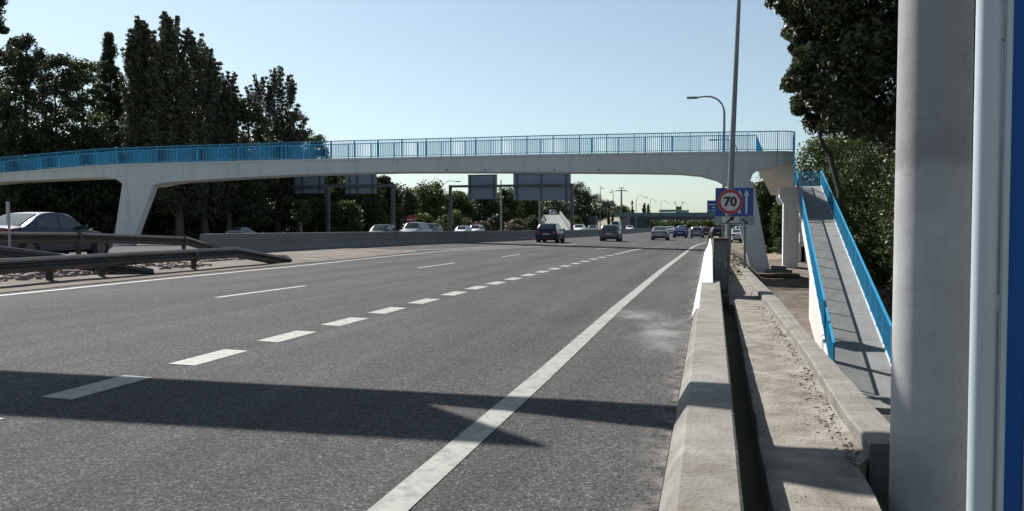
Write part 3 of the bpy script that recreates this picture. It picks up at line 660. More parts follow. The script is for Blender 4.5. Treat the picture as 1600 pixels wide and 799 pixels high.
# far blue gantry sign
Y3 = 175
a = XZ(1105, 313.5, Y3); b = XZ(1132, 332.5, Y3)
t = empty('far_direction_sign', (b[0], Y3, 0), 'small blue direction sign with white lines left of the square blue sign', 'road sign')
MB().box(a[0], b[0], Y3, Y3+.2, b[1], a[1]).build('sign_panel', 'signblue', t)
for yy, x0, x1 in ((319, 1107, 1120), (323.5, 1113, 1122), (328.5, 1107, 1110), (328.5, 1112, 1118)):
    q = XZ(x0, yy, Y3); q2 = XZ(x1, yy+1.6, Y3); MB().box(q[0], q2[0], Y3-.03, Y3-.01, q2[1], q[1]).build('lettering', 'white', t)
MB().box(b[0]-.2, b[0], Y3+.22, Y3+.5, -.1, a[1]).build('post', 'steel', t)

# gantries with sign backs over the opposite carriageway
def gantry(Y, beam_px, by, posts, panels, label, matp='darksteel', base_y=372):
    x0, z0 = XZ(beam_px[0], by, Y); x1, z1 = XZ(beam_px[1], by, Y); zb = 0
    t = empty('sign_gantry', ((x0+x1)/2, Y, 0), label, 'sign gantry')
    MB().box(x0, x1, Y, Y+.35, z0-.17, z0+.17).build('beam', matp, t)
    for px in posts:
        x, _ = XZ(px, by, Y); MB().box(x-.2, x+.2, Y+.02, Y+.4, roadz(x)-.1, z0+.2).build('post', matp, t)
    for (pa, pb, ya, yb, ribs) in panels:
        xa, za = XZ(pa, ya, Y); xb, zb_ = XZ(pb, yb, Y)
        pn = MB().box(xa, xb, Y+.4, Y+.48, zb_, za).build('sign_back', 'back', t)
        for rp in ribs:
            xr, _ = XZ(rp, by, Y); MB().box(xr-.14, xr+.14, Y+.36, Y+.399, zb_, za).build('stiffener', matp, pn)
        for q in ((xa, xb, za-.16, za), (xa, xb, zb_, zb_+.08)): MB().box(q[0], q[1], Y+.37, Y+.398, q[2], q[3]).build('frame_bar', matp, pn)
    return t
gantry(114, (703, 896), 291.5, (703, 893.5), [(730, 775.5, 273, 311.5, (733.5, 771)), (801, 891, 271.5, 313, (807, 845, 884))], 'sign gantry with two bare sign backs over the opposite lanes')
gantry(92, (455, 616), 292, (511, 613), [(458, 504, 275, 303, (470, 497)), (538, 586, 270, 303, (544, 556, 580))], 'dark sign gantry whose bare sign backs hang below the bridge deck at left')
for k, (px, py, yb) in enumerate([(783, 311, 371), (843, 312, 352)]):
    p = atY(px, py, 128+k*14); t_ = MB(); t_.tube([(p.x, p.y, 0), (p.x, p.y, p.z+3)], [.14, .1], 8); o = t_.build('grey_pole', 'steel', smooth=True)
    tag(o, ['pale grey pole between the two gantry signs in front of the trees', 'pale grey pole beneath the wide gantry sign'][k], 'pole', 'grey poles under the gantry')
# no entry sign
Y4 = 100; c = XZ(641, 343.5, Y4); r = .62
t = empty('no_entry_sign', (c[0], Y4, 0), 'round red no entry sign above the oncoming cars', 'road sign')
MB().prism(disc(c, r, 0, 0, 24), 'y', Y4, Y4+.05).build('sign_disc', 'red', t)
MB().box(c[0]-.42, c[0]+.42, Y4-.02, Y4-.002, c[1]-.1, c[1]+.1).build('white_bar', 'white', t)
MB().box(c[0]-.05, c[0]+.05, Y4+.06, Y4+.15, 0, c[1]).build('post', 'steel', t)
# small upright marker at far left behind the guardrail
Y5 = 17.3; p = atY(13, 345, Y5); tz = atY(13, 315, Y5).z; bz = atY(13, 350, Y5).z
t = empty('marker_post', (p.x, Y5, roadz(p.x)), 'small grey marker plate on a thin post at the far left edge', 'marker post')
MB().box(p.x-.02, p.x+.02, Y5, Y5+.04, roadz(p.x), tz).build('post', 'steel', t)
mb = MB(); mb.hexa([(p.x-.055, Y5-.01, bz), (p.x+.055, Y5-.05, bz), (p.x+.055, Y5-.03, bz), (p.x-.055, Y5+.0, bz), (p.x-.055, Y5-.01, tz), (p.x+.055, Y5-.05, tz), (p.x+.055, Y5-.03, tz), (p.x-.055, Y5+.0, tz)]); mb.build('plate', 'steel', t)

# great steel column in the foreground
YC = 6.1; gc = atY(1456, 355, YC)
gp = empty('steel_column', (gc.x, YC, -4), 'huge dull grey steel column standing in the right foreground beside the notice board', 'column')
mb = MB(); zz = [-4.2, -1, 0, 1.5, 3, 6, 9]
mb.tube([(gc.x, YC, z) for z in zz], [.2335-.0035*(z-1.5) for z in zz], 56); o = mb.build('column', 'steel', gp, True)
mb = MB(); mb.tube([(gc.x, YC, -4.15), (gc.x, YC, -4.08)], .4, 24); mb.build('base_flange', 'darksteel', gp)
def colmat():
    m = bpy.data.materials.new('dented column steel'); m.use_nodes = True; n = m.node_tree; b = n.nodes['Principled BSDF']; L = n.links.new
    tc = n.nodes.new('ShaderNodeTexCoord'); z = n.nodes.new('ShaderNodeTexNoise'); z.inputs['Scale'].default_value = 1.1; z.inputs['Detail'].default_value = 8; z.inputs['Roughness'].default_value = .6
    L(tc.outputs['Object'], z.inputs['Vector'])
    r = n.nodes.new('ShaderNodeValToRGB'); e = r.color_ramp.elements; e[0].position = .35; e[0].color = (.225, .215, .21, 1); e[1].position = .62; e[1].color = (.31, .305, .305, 1)
    x = e.new(.5); x.color = (.27, .26, .258, 1)
    L(z.outputs['Fac'], r.inputs[0])
    z2 = n.nodes.new('ShaderNodeTexNoise'); z2.inputs['Scale'].default_value = 18; z2.inputs['Detail'].default_value = 6; L(tc.outputs['Object'], z2.inputs['Vector'])
    r2 = n.nodes.new('ShaderNodeValToRGB'); r2.color_ramp.elements[0].position = .25; r2.color_ramp.elements[0].color = (.8, .78, .76, 1); r2.color_ramp.elements[1].position = .40; r2.color_ramp.elements[1].color = (1, 1, 1, 1)
    L(z2.outputs['Fac'], r2.inputs[0])
    mx = n.nodes.new('ShaderNodeMix'); mx.data_type = 'RGBA'; mx.blend_type = 'MULTIPLY'; mx.inputs[0].default_value = 1; L(r.outputs[0], mx.inputs[6]); L(r2.outputs[0], mx.inputs[7])
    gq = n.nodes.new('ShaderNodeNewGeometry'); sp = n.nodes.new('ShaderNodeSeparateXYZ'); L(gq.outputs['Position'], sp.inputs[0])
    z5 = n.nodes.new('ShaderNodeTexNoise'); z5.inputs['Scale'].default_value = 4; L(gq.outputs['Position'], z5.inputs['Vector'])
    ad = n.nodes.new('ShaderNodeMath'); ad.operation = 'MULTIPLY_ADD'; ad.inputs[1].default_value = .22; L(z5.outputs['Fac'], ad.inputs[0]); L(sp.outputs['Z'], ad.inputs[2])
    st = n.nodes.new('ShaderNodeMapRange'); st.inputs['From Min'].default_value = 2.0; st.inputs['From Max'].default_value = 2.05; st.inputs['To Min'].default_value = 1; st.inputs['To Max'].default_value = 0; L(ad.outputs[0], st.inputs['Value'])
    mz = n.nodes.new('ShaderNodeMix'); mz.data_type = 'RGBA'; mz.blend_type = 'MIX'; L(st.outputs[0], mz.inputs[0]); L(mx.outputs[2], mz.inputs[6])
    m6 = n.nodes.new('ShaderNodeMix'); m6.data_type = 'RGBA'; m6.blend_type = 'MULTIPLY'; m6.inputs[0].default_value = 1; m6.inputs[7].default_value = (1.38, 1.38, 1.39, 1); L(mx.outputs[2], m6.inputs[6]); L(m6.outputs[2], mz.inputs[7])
    L(mz.outputs[2], b.inputs['Base Color']); b.inputs['Roughness'].default_value = .6; b.inputs['Metallic'].default_value = .05
    bp = n.nodes.new('ShaderNodeBump'); bp.inputs['Strength'].default_value = .25; bp.inputs['Distance'].default_value = .03; L(z.outputs['Fac'], bp.inputs['Height']); L(bp.outputs[0], b.inputs['Normal'])
    return m
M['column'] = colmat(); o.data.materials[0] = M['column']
# cantilever sign gantry whose leg hides behind the column; its arm and panel reach over the road above the frame and throw the shadow
YG = 11.73; HB = 6.2; ang = R(7.0); gl = atY(1456, 355, YG)
gx = Vector((-math.cos(ang), -math.sin(ang), 0)); yg = Vector((math.sin(ang), -math.cos(ang), 0))
gt = empty('cantilever_gantry', (gl.x, YG, -4), 'overhead cantilever sign gantry behind the grey column, its arm above the photo', 'sign gantry')
MB().tube([(gl.x, YG, -4), (gl.x, YG, HB+1.9)], [.2, .17], 20).build('leg', 'steel', gt, True)
def GP(d, off, z): q = Vector((gl.x, YG, 0))+gx*d+yg*off; return (q.x, q.y, z)
mb = MB(); secs = []
for X_, h0, h1 in ((2.3, .66, 2.25), (-3.6, .52, 2.15), (-4.9, .06, 1.6), (-5.5, .02, 1.35), (-6.0, -.02, .85), (-6.7, .0, .5), (-7.4, -.02, .28), (-9, -.02, .24), (-17, .0, .24)):
    d = (gl.x-X_)/math.cos(ang); secs.append([GP(d, -.12, HB+h0), GP(d, .12, HB+h0), GP(d, .12, HB+h1), GP(d, -.12, HB+h1)])
mb.loft(secs); mb.build('arm', 'steel', gt)
PH = 1.72; tip = atZ(870, 684, .02); dpan = (gl.x-(tip.x-KX*(HB+PH)))/math.cos(ang)
mb = MB(); mb.hexa([GP(d, o_, HB+z_) for z_ in (-.01, PH) for d, o_ in ((dpan, .13), (dpan, .18), (dpan+9.5, .18), (dpan+9.5, .13))]); mb.build('overhead_panel', 'signblue', gt)

# near blue panel on a pale post at the right edge
YN = 2.7
a = atY(1518, 355, YN); b = atY(1560, 355, YN); rn_ = (b.x-a.x)/2/1.05; cxn = (a.x+b.x)/2
t = empty('notice_board', (cxn, YN, -.23), 'blue notice board on a pale aluminium post at the right edge', 'notice board')
M['alu'] = mat('pale aluminium', (.48, .55, .60), .42, .1, var=.06, scale=2, col2=(.55, .62, .66), stretch=(8, 8, .5))
mb = MB(); mb.tube([(cxn, YN, -.23), (cxn, YN, 3.2)], rn_, 28); mb.build('post', 'alu', t, True)
fx = atY(1561, 355, YN).x; fx2 = atY(1574, 355, YN).x
for zz_ in (.35, 1.25, 2.05): MB().box(cxn+rn_*.5, fx+.002, YN-.016, YN+.016, zz_, zz_+.05).build('clamp', 'steel', t)
MB().box(fx+.001, fx2, YN-.02, YN+.02, -.05, 3.1).build('frame', 'alu', t, bevel=.004)
M['panel'] = mat('blue notice panel', (.003, .085, .33), .5, var=.12, scale=1.5, spec=.25)
MB().box(fx2+.001, fx2+.9, YN-.012, YN+.012, -.05, 3.1).build('panel', 'panel', t)
for y0, y1 in ((562, 622), (650, 900)):
    q0 = atY(1597, y0, YN); q1 = atY(1597, y1, YN); MB().box(atY(1596.5, 700, YN).x, fx2+.8, YN-.0165, YN-.0125, q1.z, q0.z).build('printed_field', 'signgrey', t)

# ------------------------------------------------------------------ GUARDRAILS AND WALL
def wbeam(pts, parent, name='beam', h=.31, side=1):
    """corrugated guardrail beam; pts are its top edge"""
    prof = [(0, 0), (.035, -.03), (.07, -.07), (.07, -.10), (.0, -.14), (.0, -.17), (.07, -.21), (.07, -.25), (.035, -.285), (0, -.31)]
    back = [(x-.012, z) for x, z in prof[::-1]]; P = [Vector(p) for p in pts]; secs = []
    for i, p in enumerate(P):
        d = P[min(i+1, len(P)-1)]-P[max(i-1, 0)]; d.z = 0; d.normalize(); nrm = Vector((d.y, -d.x, 0))*side
        secs.append([p+nrm*x+Vector((0, 0, z)) for x, z in prof+back])
    mb = MB(); mb.loft(secs); return mb.build(name, 'rail', parent, True)
def guardrail(pts, posts, label, side=1, spacer=True):
    t = empty('guardrail', (pts[0][0], pts[0][1], roadz(pts[0][0])), label, 'guardrail')
    for a, b in zip(pts, pts[1:]):
        wbeam([a, Vector(a).lerp(Vector(b), .5), b], t, side=side)
    for x, y, zt in posts:
        mb = MB(); zb = roadz(x)-.05; mb.box(x-.13*side-.04, x-.13*side+.04, y-.06, y+.06, zb, zt); mb.build('post', 'rust', t)
        mb = MB(); mb.box(min(x-.09*side, x-.013*side), max(x-.09*side, x-.013*side), y-.05, y+.05, zt-.3, zt-.04); mb.build('spacer', 'rail', t)
    return t
def tp_(px, py, X): p = atX(px, py, X); return (p.x, p.y, p.z)
g1 = [tp_(-330, 424, -13.3), tp_(-150, 413, -13.35), tp_(0, 404.5, -13.4), tp_(83, 400.2, -13.4), tp_(200, 394, -13.5), tp_(368, 386.5, -13.6), (G(456, 411).x-.05, G(456, 411).y, roadz(-13.8)+.16)]
pst = []
for px, py in ((-120, 412), (85, 401), (166, 397), (309, 390)):
    x, y, z = tp_(px, py, -13.45); pst.append((x, y, z-.03))
guardrail(g1, pst, 'nearest long steel guardrail sloping to the ground beside the road edge', 1)
g2 = [tp_(-330, 362, -18.1), tp_(0, 362, -18.1), tp_(128, 363.5, -18.1), tp_(292, 370, -18.1), (G(356, 386).x*0-18.0, atX(356, 386, -18.0).y, roadz(-18)+.2)]
pst = []
for px, py in ((-90, 362), (128, 363), (292, 370)):
    x, y, z = tp_(px, py, -18.0); pst.append((x-.0, y, z+.02))
guardrail(g2, pst, 'farther dark guardrail passing in front of the blue grey sedan', 1)
g3 = [(-17.4, 9.5, roadz(-17)+.76), tp_(0, 384, -15.2), tp_(95, 396, -14.6), (G(240, 430).x, G(240, 430).y, roadz(-13.8)+.14)]
guardrail(g3, [(-16.4, 12, roadz(-16)+.72)], 'short guardrail end dipping to the ground between the two long guardrails', 1)
# low concrete wall between the carriageways
t = empty('median_wall', (-18, 40, roadz(-18)), 'long grey concrete wall dividing the two carriageways', 'median wall')
wp = [(atX(314, 370, -18.2).x, atX(314, 370, -18.2).y), (G(440, 395).x, G(440, 395).y)]
wp = [(-18.3, atX(316, 380, -18.3).y), (-18.2, 33), (-17.9, 44), (-17.0, 56), (-15.9, 68), (-15.4, 84), (-14.6, 100), (-14.4, 140), (-14.6, 220), (-16, 290)]
WX = [p[0] for p in wp]; WY = [p[1] for p in wp]
y = WY[0]
while y < 285:
    L_ = 6 if y < 140 else 30
    y1 = y+L_-.02; xa, xb = float(np.interp(y, WY, WX)), float(np.interp(y1, WY, WX)); mb = MB()
    def sec(x, yy): z = roadz(x); return [(x+.30, yy, z-.02), (x+.28, yy, z+.09), (x+.14, yy, z+.30), (x+.10, yy, z+.79), (x+.08, yy, z+.81), (x-.08, yy, z+.81), (x-.10, yy, z+.79), (x-.14, yy, z+.3), (x-.28, yy, z+.09), (x-.3, yy, z-.02)]
    mb.loft([sec(xa, y), sec(xb, y1)]); mb.build('wall_block', 'concrete2', t); y += L_

# ------------------------------------------------------------------ CARS
def make_car(kind, paint, label=None):
    """front at +Y, origin on the ground"""
    T = {'sedan': dict(L=4.55, W=1.76, H=1.44, hood=.92, belt=.93, trunk=1.02, w0=.98, w1=.30, r1=-.75, r0=-1.62),
         'hatch': dict(L=4.05, W=1.72, H=1.48, hood=.94, belt=.94, trunk=.98, w0=1.02, w1=.35, r1=-1.45, r0=-1.88),
         'suv':   dict(L=4.5, W=1.84, H=1.66, hood=1.06, belt=1.06, trunk=1.08, w0=1.05, w1=.45, r1=-1.65, r0=-2.08),
         'van':   dict(L=4.9, W=1.95, H=2.25, hood=1.15, belt=1.2, trunk=1.25, w0=1.55, w1=.95, r1=-2.2, r0=-2.38)}[kind]
    L, Wd, Ht = T['L'], T['W']/2, T['H']; hl = L/2; bw = Wd*.9; roofw = Wd*.74
    t = link(bpy.data.objects.new(f'{kind if kind != "hatch" else "hatchback"}_car', None)); t.empty_display_size = .3
    # lower body
    st = [(-hl, .38, .62, .80), (-hl+.05, .26, .80, .92), (-hl+.18, .20, T['trunk']-.06, .97), (T['r0']+.02, .19, T['trunk'], .995), (-.3, .19, T['belt']+.02, 1), (T['w0'], .19, T['hood'], .995), (hl-.75, .2, T['hood']-.08, .97), (hl-.25, .22, T['hood']-.22, .90), (hl-.06, .26, T['hood']-.33, .82), (hl, .36, .55, .72)]
    secs = []
    for y, zb, zt, wf in st:
        w_ = Wd*wf; zm = zb+(zt-zb)*.55
        half = [(w_*.80, zb), (w_*.97, zb+.08), (w_, zm), (w_*.985, zt-.12 if zt-zb > .4 else zt-.06), (w_*.93, zt-.03), (w_*.80, zt), (w_*.4, zt+.018)]
        secs.append([(x, y, z) for x, z in half]+[(-x, y, z) for x, z in half[::-1]])
    mb = MB(); mb.loft(secs); body = mb.build('body', paint, t, True)
    # cabin
    r0, r1, w0, w1 = T['r0'], T['r1'], T['w0'], T['w1']; zr = T['trunk']-.03; zf = T['hood']-.03; zbm = T['belt']-.01
    def prof(y):      # roof height and half width at station y
        if y > w1: k = (y-w1)/(w0-w1); return Ht-.03-(Ht-.03-zf)*(k**1.15), roofw+(bw-roofw)*k
        if y < r1: k = (r1-y)/(r1-r0); return Ht-.05-(Ht-.05-zr)*(k**1.2), roofw+(bw-roofw)*k
        m_ = (w1+r1)/2; k = abs(y-m_)/((w1-r1)/2); return Ht-.04*k*k, roofw
    ysn = list(np.linspace(r0, r1, 5))+list(np.linspace(r1, w1, 6))[1:]+list(np.linspace(w1, w0, 6))[1:]
    secs = []
    for y in ysn:
        h_, w_ = prof(y); zb = np.interp(y, [r0, -.3, w0], [zr, zbm, zf])-.04
        ww = bw; f_ = (h_-zb)/(Ht-zb)
        wt = bw-(bw-roofw)*f_
        secs.append([(bw, y, zb), (wt+.02, y, zb+(h_-zb)*.86), (wt-.05, y, h_-.005), (wt*.5, y, h_+.012), (-wt*.5, y, h_+.012), (-wt+.05, y, h_-.005), (-wt-.02, y, zb+(h_-zb)*.86), (-bw, y, zb)])
    mb = MB(); mb.loft(secs); cab = mb.build('cabin', paint, t, True)
    # glass: windscreen, rear window, side windows as separate panes slightly proud
    def pane(fn, nu, nv, name, par=cab):
        mb = MB()
        for j in range(nv+1):
            for i in range(nu+1): mb.v.append(fn(i/nu, j/nv))
        mb.f = [(j*(nu+1)+i, j*(nu+1)+i+1, (j+1)*(nu+1)+i+1, (j+1)*(nu+1)+i) for j in range(nv) for i in range(nu)]
        return mb.build(name, 'glass', par, True)
    def front_(u, v):
        y = w0-.06+(w1+.03-w0+.06)*v; h_, w_ = prof(y); zb = zf-.04; f_ = (h_-zb)/(Ht-zb); wt = (bw-(bw-roofw)*f_)*.84
        x = (u*2-1)*wt; return (x, y+.02+.03*(1-(u*2-1)**2), h_+.022)
    def back_(u, v):
        y = r0+.05+(r1-.02-r0-.05)*v; h_, w_ = prof(y); f_ = (h_-zr)/(Ht-zr); wt = (bw-(bw-roofw)*f_)*.82
        x = (u*2-1)*wt; return (x, y-.02-.02*(1-(u*2-1)**2), h_+.022)
    pane(front_, 6, 4, 'windscreen'); pane(back_, 6, 4, 'rear_window')
    def side(sgn, ya, yb):
        def fn(u, v):
            y = ya+(yb-ya)*u; h_, w_ = prof(y); zb = np.interp(y, [r0, -.3, w0], [zr, zbm, zf])+.01
            ztop = zb+(h_-zb)*.84; z = zb+.03+(max(ztop-.02, zb+.035)-zb-.03)*v
            zb2 = zb-.05; f_ = (h_-zb2)/(Ht-zb2); wt = bw-(bw-roofw)*f_; k = (z-zb2)/max(.05, (h_-zb2)*.86)
            return (sgn*(bw+(wt+.02-bw)*min(1, k)+.008), y, z)
        return fn
    mid = (w1+r1)/2+.02
    ends = ((r1-.05 if kind != 'sedan' else r1-.30, mid-.05), (mid+.05, w1+(w0-w1)*.62))
    if kind == 'van': ends = ((mid+.9, w1+(w0-w1)*.7),)
    for sgn in (-1, 1):
        for ya, yb in ends: pane(side(sgn, ya, yb), 8, 3, 'side_window')
    # wheels
    wr = .32 if kind != 'suv' else .36
    wb = (-hl+.82, hl-.86)
    for yw in wb:
        for sgn in (-1, 1):
            MB().tube([(sgn*(Wd-.25), yw, wr), (sgn*(Wd+.006), yw, wr)], wr+.055, 20).build('wheel_arch', 'trim', t)
            wl = MB().tube([(sgn*(Wd-.2), yw, wr), (sgn*(Wd+.012), yw, wr)], wr, 22).build('wheel', 'tyre', t)
            MB().tube([(sgn*(Wd-.02), yw, wr), (sgn*(Wd+.022), yw, wr)], wr*.62, 14).build('rim', 'rim', wl)
    for sgn in (-1, 1):
        zh = T['hood']-.30; mb = MB(); mb.hexa([(sgn*Wd*.50, hl-.06, zh-.05), (sgn*Wd*.84, hl-.16, zh-.03), (sgn*Wd*.86, hl-.4, zh-.02), (sgn*Wd*.5, hl-.3, zh-.05), (sgn*Wd*.50, hl-.05, zh+.07), (sgn*Wd*.85, hl-.13, zh+.1), (sgn*Wd*.90, hl-.42, zh+.16), (sgn*Wd*.5, hl-.3, zh+.1)]); mb.build('headlight', 'headlamp', t)
        zt = T['trunk']-.30; mb = MB(); mb.hexa([(sgn*Wd*.60, -hl-.0, zt), (sgn*Wd*.93, -hl+.05, zt), (sgn*Wd*.975, -hl+.28, zt+.02), (sgn*Wd*.6, -hl+.2, zt), (sgn*Wd*.62, -hl+.02, zt+.20), (sgn*Wd*.91, -hl+.07, zt+.22), (sgn*Wd*.965, -hl+.30, zt+.22), (sgn*Wd*.6, -hl+.2, zt+.2)]); mb.build('tail_light', 'taillamp', t)
        mb = MB(); yy = w0-.32; mb.hexa([(sgn*(bw+.02), yy-.05, T['belt']+.0), (sgn*(bw+.22), yy-.03, T['belt']+.02), (sgn*(bw+.2), yy+.1, T['belt']+.03), (sgn*(bw+.02), yy+.07, T['belt']+.01), (sgn*(bw+.02), yy-.05, T['belt']+.11), (sgn*(bw+.22), yy-.03, T['belt']+.15), (sgn*(bw+.2), yy+.08, T['belt']+.13), (sgn*(bw+.02), yy+.06, T['belt']+.1)]); mb.build('mirror', paint, t)
    MB().box(-.26, .26, -hl-.015, -hl+.02, .62, .73).build('number_plate', 'white', t)
    MB().box(-Wd*.7, Wd*.7, -hl-.02, -hl+.1, .25, .40).build('rear_bumper', 'trim', t)
    MB().box(-Wd*.6, Wd*.6, hl-.05, hl+.015, .30, .44).build('grille', 'trim', t)
    return t
protos = {}
def car(kind, paint, pos, label, back=True, rz=0, cat='car', grp='cars driving along the motorway'):
    key = (kind, paint)
    if key not in protos: o = protos[key] = make_car(kind, CP[paint])
    else: o = copy_tree(protos[key])
    o.location = pos; o.rotation_euler = (0, 0, rz if back else math.pi+rz); tag(o, label, cat, grp); return o
def on(px, py, dz=0): p = G(px, py); p.z = roadz(p.x); return p
car('hatch', 'navy', on(853, 379.5)+Vector((0, 2, 0)), 'dark navy hatchback ahead, leftmost of the cars driving away')
car('hatch', 'grey', on(951, 377.5)+Vector((0, 2, 0)), 'dark grey hatchback driving away in the middle lane in front of the white van')
car('sedan', 'silver', on(1030, 375.5)+Vector((0, 2, 0)), 'silver sedan driving away left of the blue car')
car('sedan', 'blue', on(1062, 372)+Vector((0, 2, 0)), 'blue car driving away between the silver sedan and the grey hatchback')
car('hatch', 'silver', on(1089, 372)+Vector((0, 2, 0)), 'grey silver hatchback driving away just left of the dark red car')
car('hatch', 'red', on(1104, 370)+Vector((0, 2, 0)), 'dark red car driving away next to the barrier end')
car('suv', 'navy', on(1066, 368)+Vector((0, 2, 0)), 'dark car just beyond the blue car')
car('sedan', 'white', on(1046, 366.5)+Vector((0, 2, 0)), 'small white car far ahead left of the blue car')
car('hatch', 'white', on(1085, 365)+Vector((0, 2, 0)), 'small white car far ahead above the grey silver hatchback')
car('suv', 'grey', on(1099, 365.5)+Vector((0, 2, 0)), 'small grey car far ahead above the dark red car')
p = atX(80, 340, -20.0); p = car('sedan', 'silverblue', (-20.2, p.y-.1, roadz(-20)+.03), 'blue grey sedan behind the guardrails at the left edge')
def opp(px, X, kind, paint, lab, back=False):
    p = atX(px, 360, X); return car(kind, paint, (X, p.y, roadz(X)), lab, back, grp='oncoming cars beyond the median wall')
opp(373, -45, 'sedan', 'silver', 'pale silver sedan beyond the wall right of the left bridge leg')
opp(597, -29.5, 'hatch', 'black', 'dark oncoming car at the foot of the gantry post')
opp(648, -28, 'suv', 'silver', 'largest silver oncoming car below the no entry sign')
opp(672, -31, 'suv', 'grey', 'grey oncoming car close behind the largest silver one')
opp(723, -34, 'hatch', 'white', 'white oncoming car, left one of the white pair')
opp(744, -35.5, 'suv', 'white', 'white oncoming car, right one of the white pair')
opp(905, -19.5, 'sedan', 'white', 'white oncoming car between the navy and the dark grey hatchback')
opp(926, -21.5, 'sedan', 'grey', 'grey oncoming car close to the gantry foot')
opp(962, -18.5, 'van', 'white', 'white oncoming van behind the dark grey hatchback')
opp(984, -19, 'sedan', 'white', 'white oncoming car right of the white van')
for k, (px, Y, pn, kd, lb) in enumerate([(1150, 96, 'white', 'sedan', 'white parked car nearest behind the blue sign post'), (1155, 104, 'black', 'suv', 'black parked car right of the white barrier'), (1119, 122, 'black', 'hatch', 'black parked car just left of the sign posts'), (1150, 116, 'silver', 'hatch', 'silver parked car farther behind the sign posts')]):
    p = atY(px, 360, Y); car(kd, pn, (p.x, Y, lowz(Y) if p.x > 2 else 0), lb, True, R(8), grp='cars parked beyond the white barrier')

# ------------------------------------------------------------------ FAR BACKGROUND: slip road, overpass, embankments
sr = MB(); Ya, Yb = 150, 215
a1, a2 = atY(838, 360, Ya), atY(893, 362, Ya); b1, b2 = atY(848, 335.5, Yb), atY(874, 335, Yb)
for q in (a1, a2): q.z = .35
b1.z = b2.z = atY(860, 336, Yb).z
mb = MB(); mb.v = [tuple(a1), tuple(a2), tuple(b2), tuple(b1)]; mb.f = [(0, 1, 2, 3)]
lo = [Vector((q.x, q.y, -.3)) for q in (a1, a2, b2, b1)]
mb = MB(); mb.hexa(lo+[a1, a2, b2, b1]); M['pale_asph'] = mat('pale worn asphalt', (.15, .152, .152), .85, scale=.5, col2=(.20, .203, .20)); sr = struct(mb, 'slip_road', 'pale_asph')
def lerp(a, b, t): return a+(b-a)*t
for t0 in (.80, .92):
    mb = MB(); A, B = lerp(a1, a2, t0), lerp(b1, b2, t0); A2, B2 = lerp(a1, a2, t0+.03), lerp(b1, b2, t0+.03)
    mb.v = [tuple(q+Vector((0, 0, .03))) for q in (A, A2, B2, B)]; mb.f = [(0, 1, 2, 3)]; mb.build('edge_line', 'paint', sr)
mb = MB(); mb.bar(a2+Vector((.2, 0, .5)), b2+Vector((.2, 0, .5)), .3, .9); o = mb.build('parapet', 'concrete2'); tag(o, 'pale parapet along the right side of the climbing slip road', 'parapet')
e0, e1 = a2+Vector((.4, 0, 0)), b2+Vector((.4, 0, 0))
mb = MB(); mb.v = [tuple(e0), tuple(e1), (e1.x+7, e1.y, 0), (e0.x+3, e0.y, 0)]; mb.f = [(0, 1, 2, 3)]; struct(mb, 'embankment', 'tan')
p = atY(868, 330, 222); car('hatch', 'white', (p.x, 219, b1.z-.1), 'white car at the crest of the climbing slip road', True, grp='cars driving along the motorway')
mb = MB(); mb.box(a1.x-4, b2.x+1.5, 216, 260, -.3, b1.z-.02); struct(mb, 'terrace', 'grass')
YO = 285
ov = empty('overpass', (0, YO, 0), 'wide road overpass crossing the motorway in the far distance', 'overpass')
xl = atY(968, 340, YO).x; xr = atY(1290, 340, YO).x
z1, z2, z3 = XZ(1050, 343.2, YO)[1], XZ(1050, 336.5, YO)[1], XZ(1050, 332.5, YO)[1]
MB().box(xl, xr, YO, YO+14, z1, z2).build('deck', 'overbeam', ov)
MB().box(xl-4, xr, YO-.4, YO-.01, z2-.5, z3).build('parapet', 'teal', ov)
for a_, b_ in ((985, 1009), (1180, 1190)):
    MB().box(atY(a_, 350, YO).x, atY(b_, 350, YO).x, YO+.3, YO+12, -.2, z1-.003).build('abutment', 'overbeam', ov)
a = XZ(985, 343, YO-1); b = XZ(938, 362, YO-1); c = XZ(985, 364, YO-1)
mb = MB(); mb.prism([(a[0], z2), (b[0], .2), (c[0], -.2)], 'y', YO-2, YO-1); mb.build('wing_wall', 'concrete2', ov)
E = [atY(918, 358, YO-3), atY(985, 343.5, YO-.9), atY(985, 337.6, YO+34), atY(938, 338.2, YO+34), atY(938, 361, YO-2.2), atY(780, 356, YO+20), atY(800, 340, YO+60), atY(985, 337.6, YO+90)]
E[0].z = E[4].z = E[5].z = -.2
mb = MB(); mb.v = [tuple(q) for q in E]; mb.f = [(0, 4, 1, 3), (1, 2, 3), (0, 3, 6, 5), (3, 2, 7, 6)]; struct(mb, 'bridge_embankment', 'tan')
a = XZ(893, 338, 240); b = XZ(930, 352, 240); o = MB().box(a[0], b[0], 240, 246, -.2, a[1]).build('storage_shed', 'overbeam'); tag(o, 'plain dark grey shed wall right of the slip road', 'shed')
# truck and signal hut on the overpass
t = empty('truck', (atY(1050, 332, YO+4).x, YO+4, z2), 'long pale green truck crossing the distant overpass', 'truck')
a = XZ(1030, 328.5, YO+3); b = XZ(1076, 334, YO+3)
MB().box(a[0], b[0]-2.6, YO+3, YO+5.5, z2+1.1, a[1]+.15).build('trailer', CP['green'], t, bevel=.05)
mb = MB(); mb.prism([(b[0]-2.5, z2+.9), (b[0], z2+.9), (b[0], z2+2.0), (b[0]-.5, a[1]-.1), (b[0]-2.5, a[1])], 'y', YO+3.1, YO+5.4); mb.build('cab', CP['green'], t)
for k in range(4):
    xx = a[0]+1.2+k*2.6; MB().tube([(xx, YO+3, z2+.5), (xx, YO+3.4, z2+.5)], .5, 14).build('wheel', 'tyre', t)
t = empty('signal_frame', (atY(1060, 325, YO+9).x, YO+9, z2), 'dark frame with two raised arms standing on the overpass', 'sign frame')
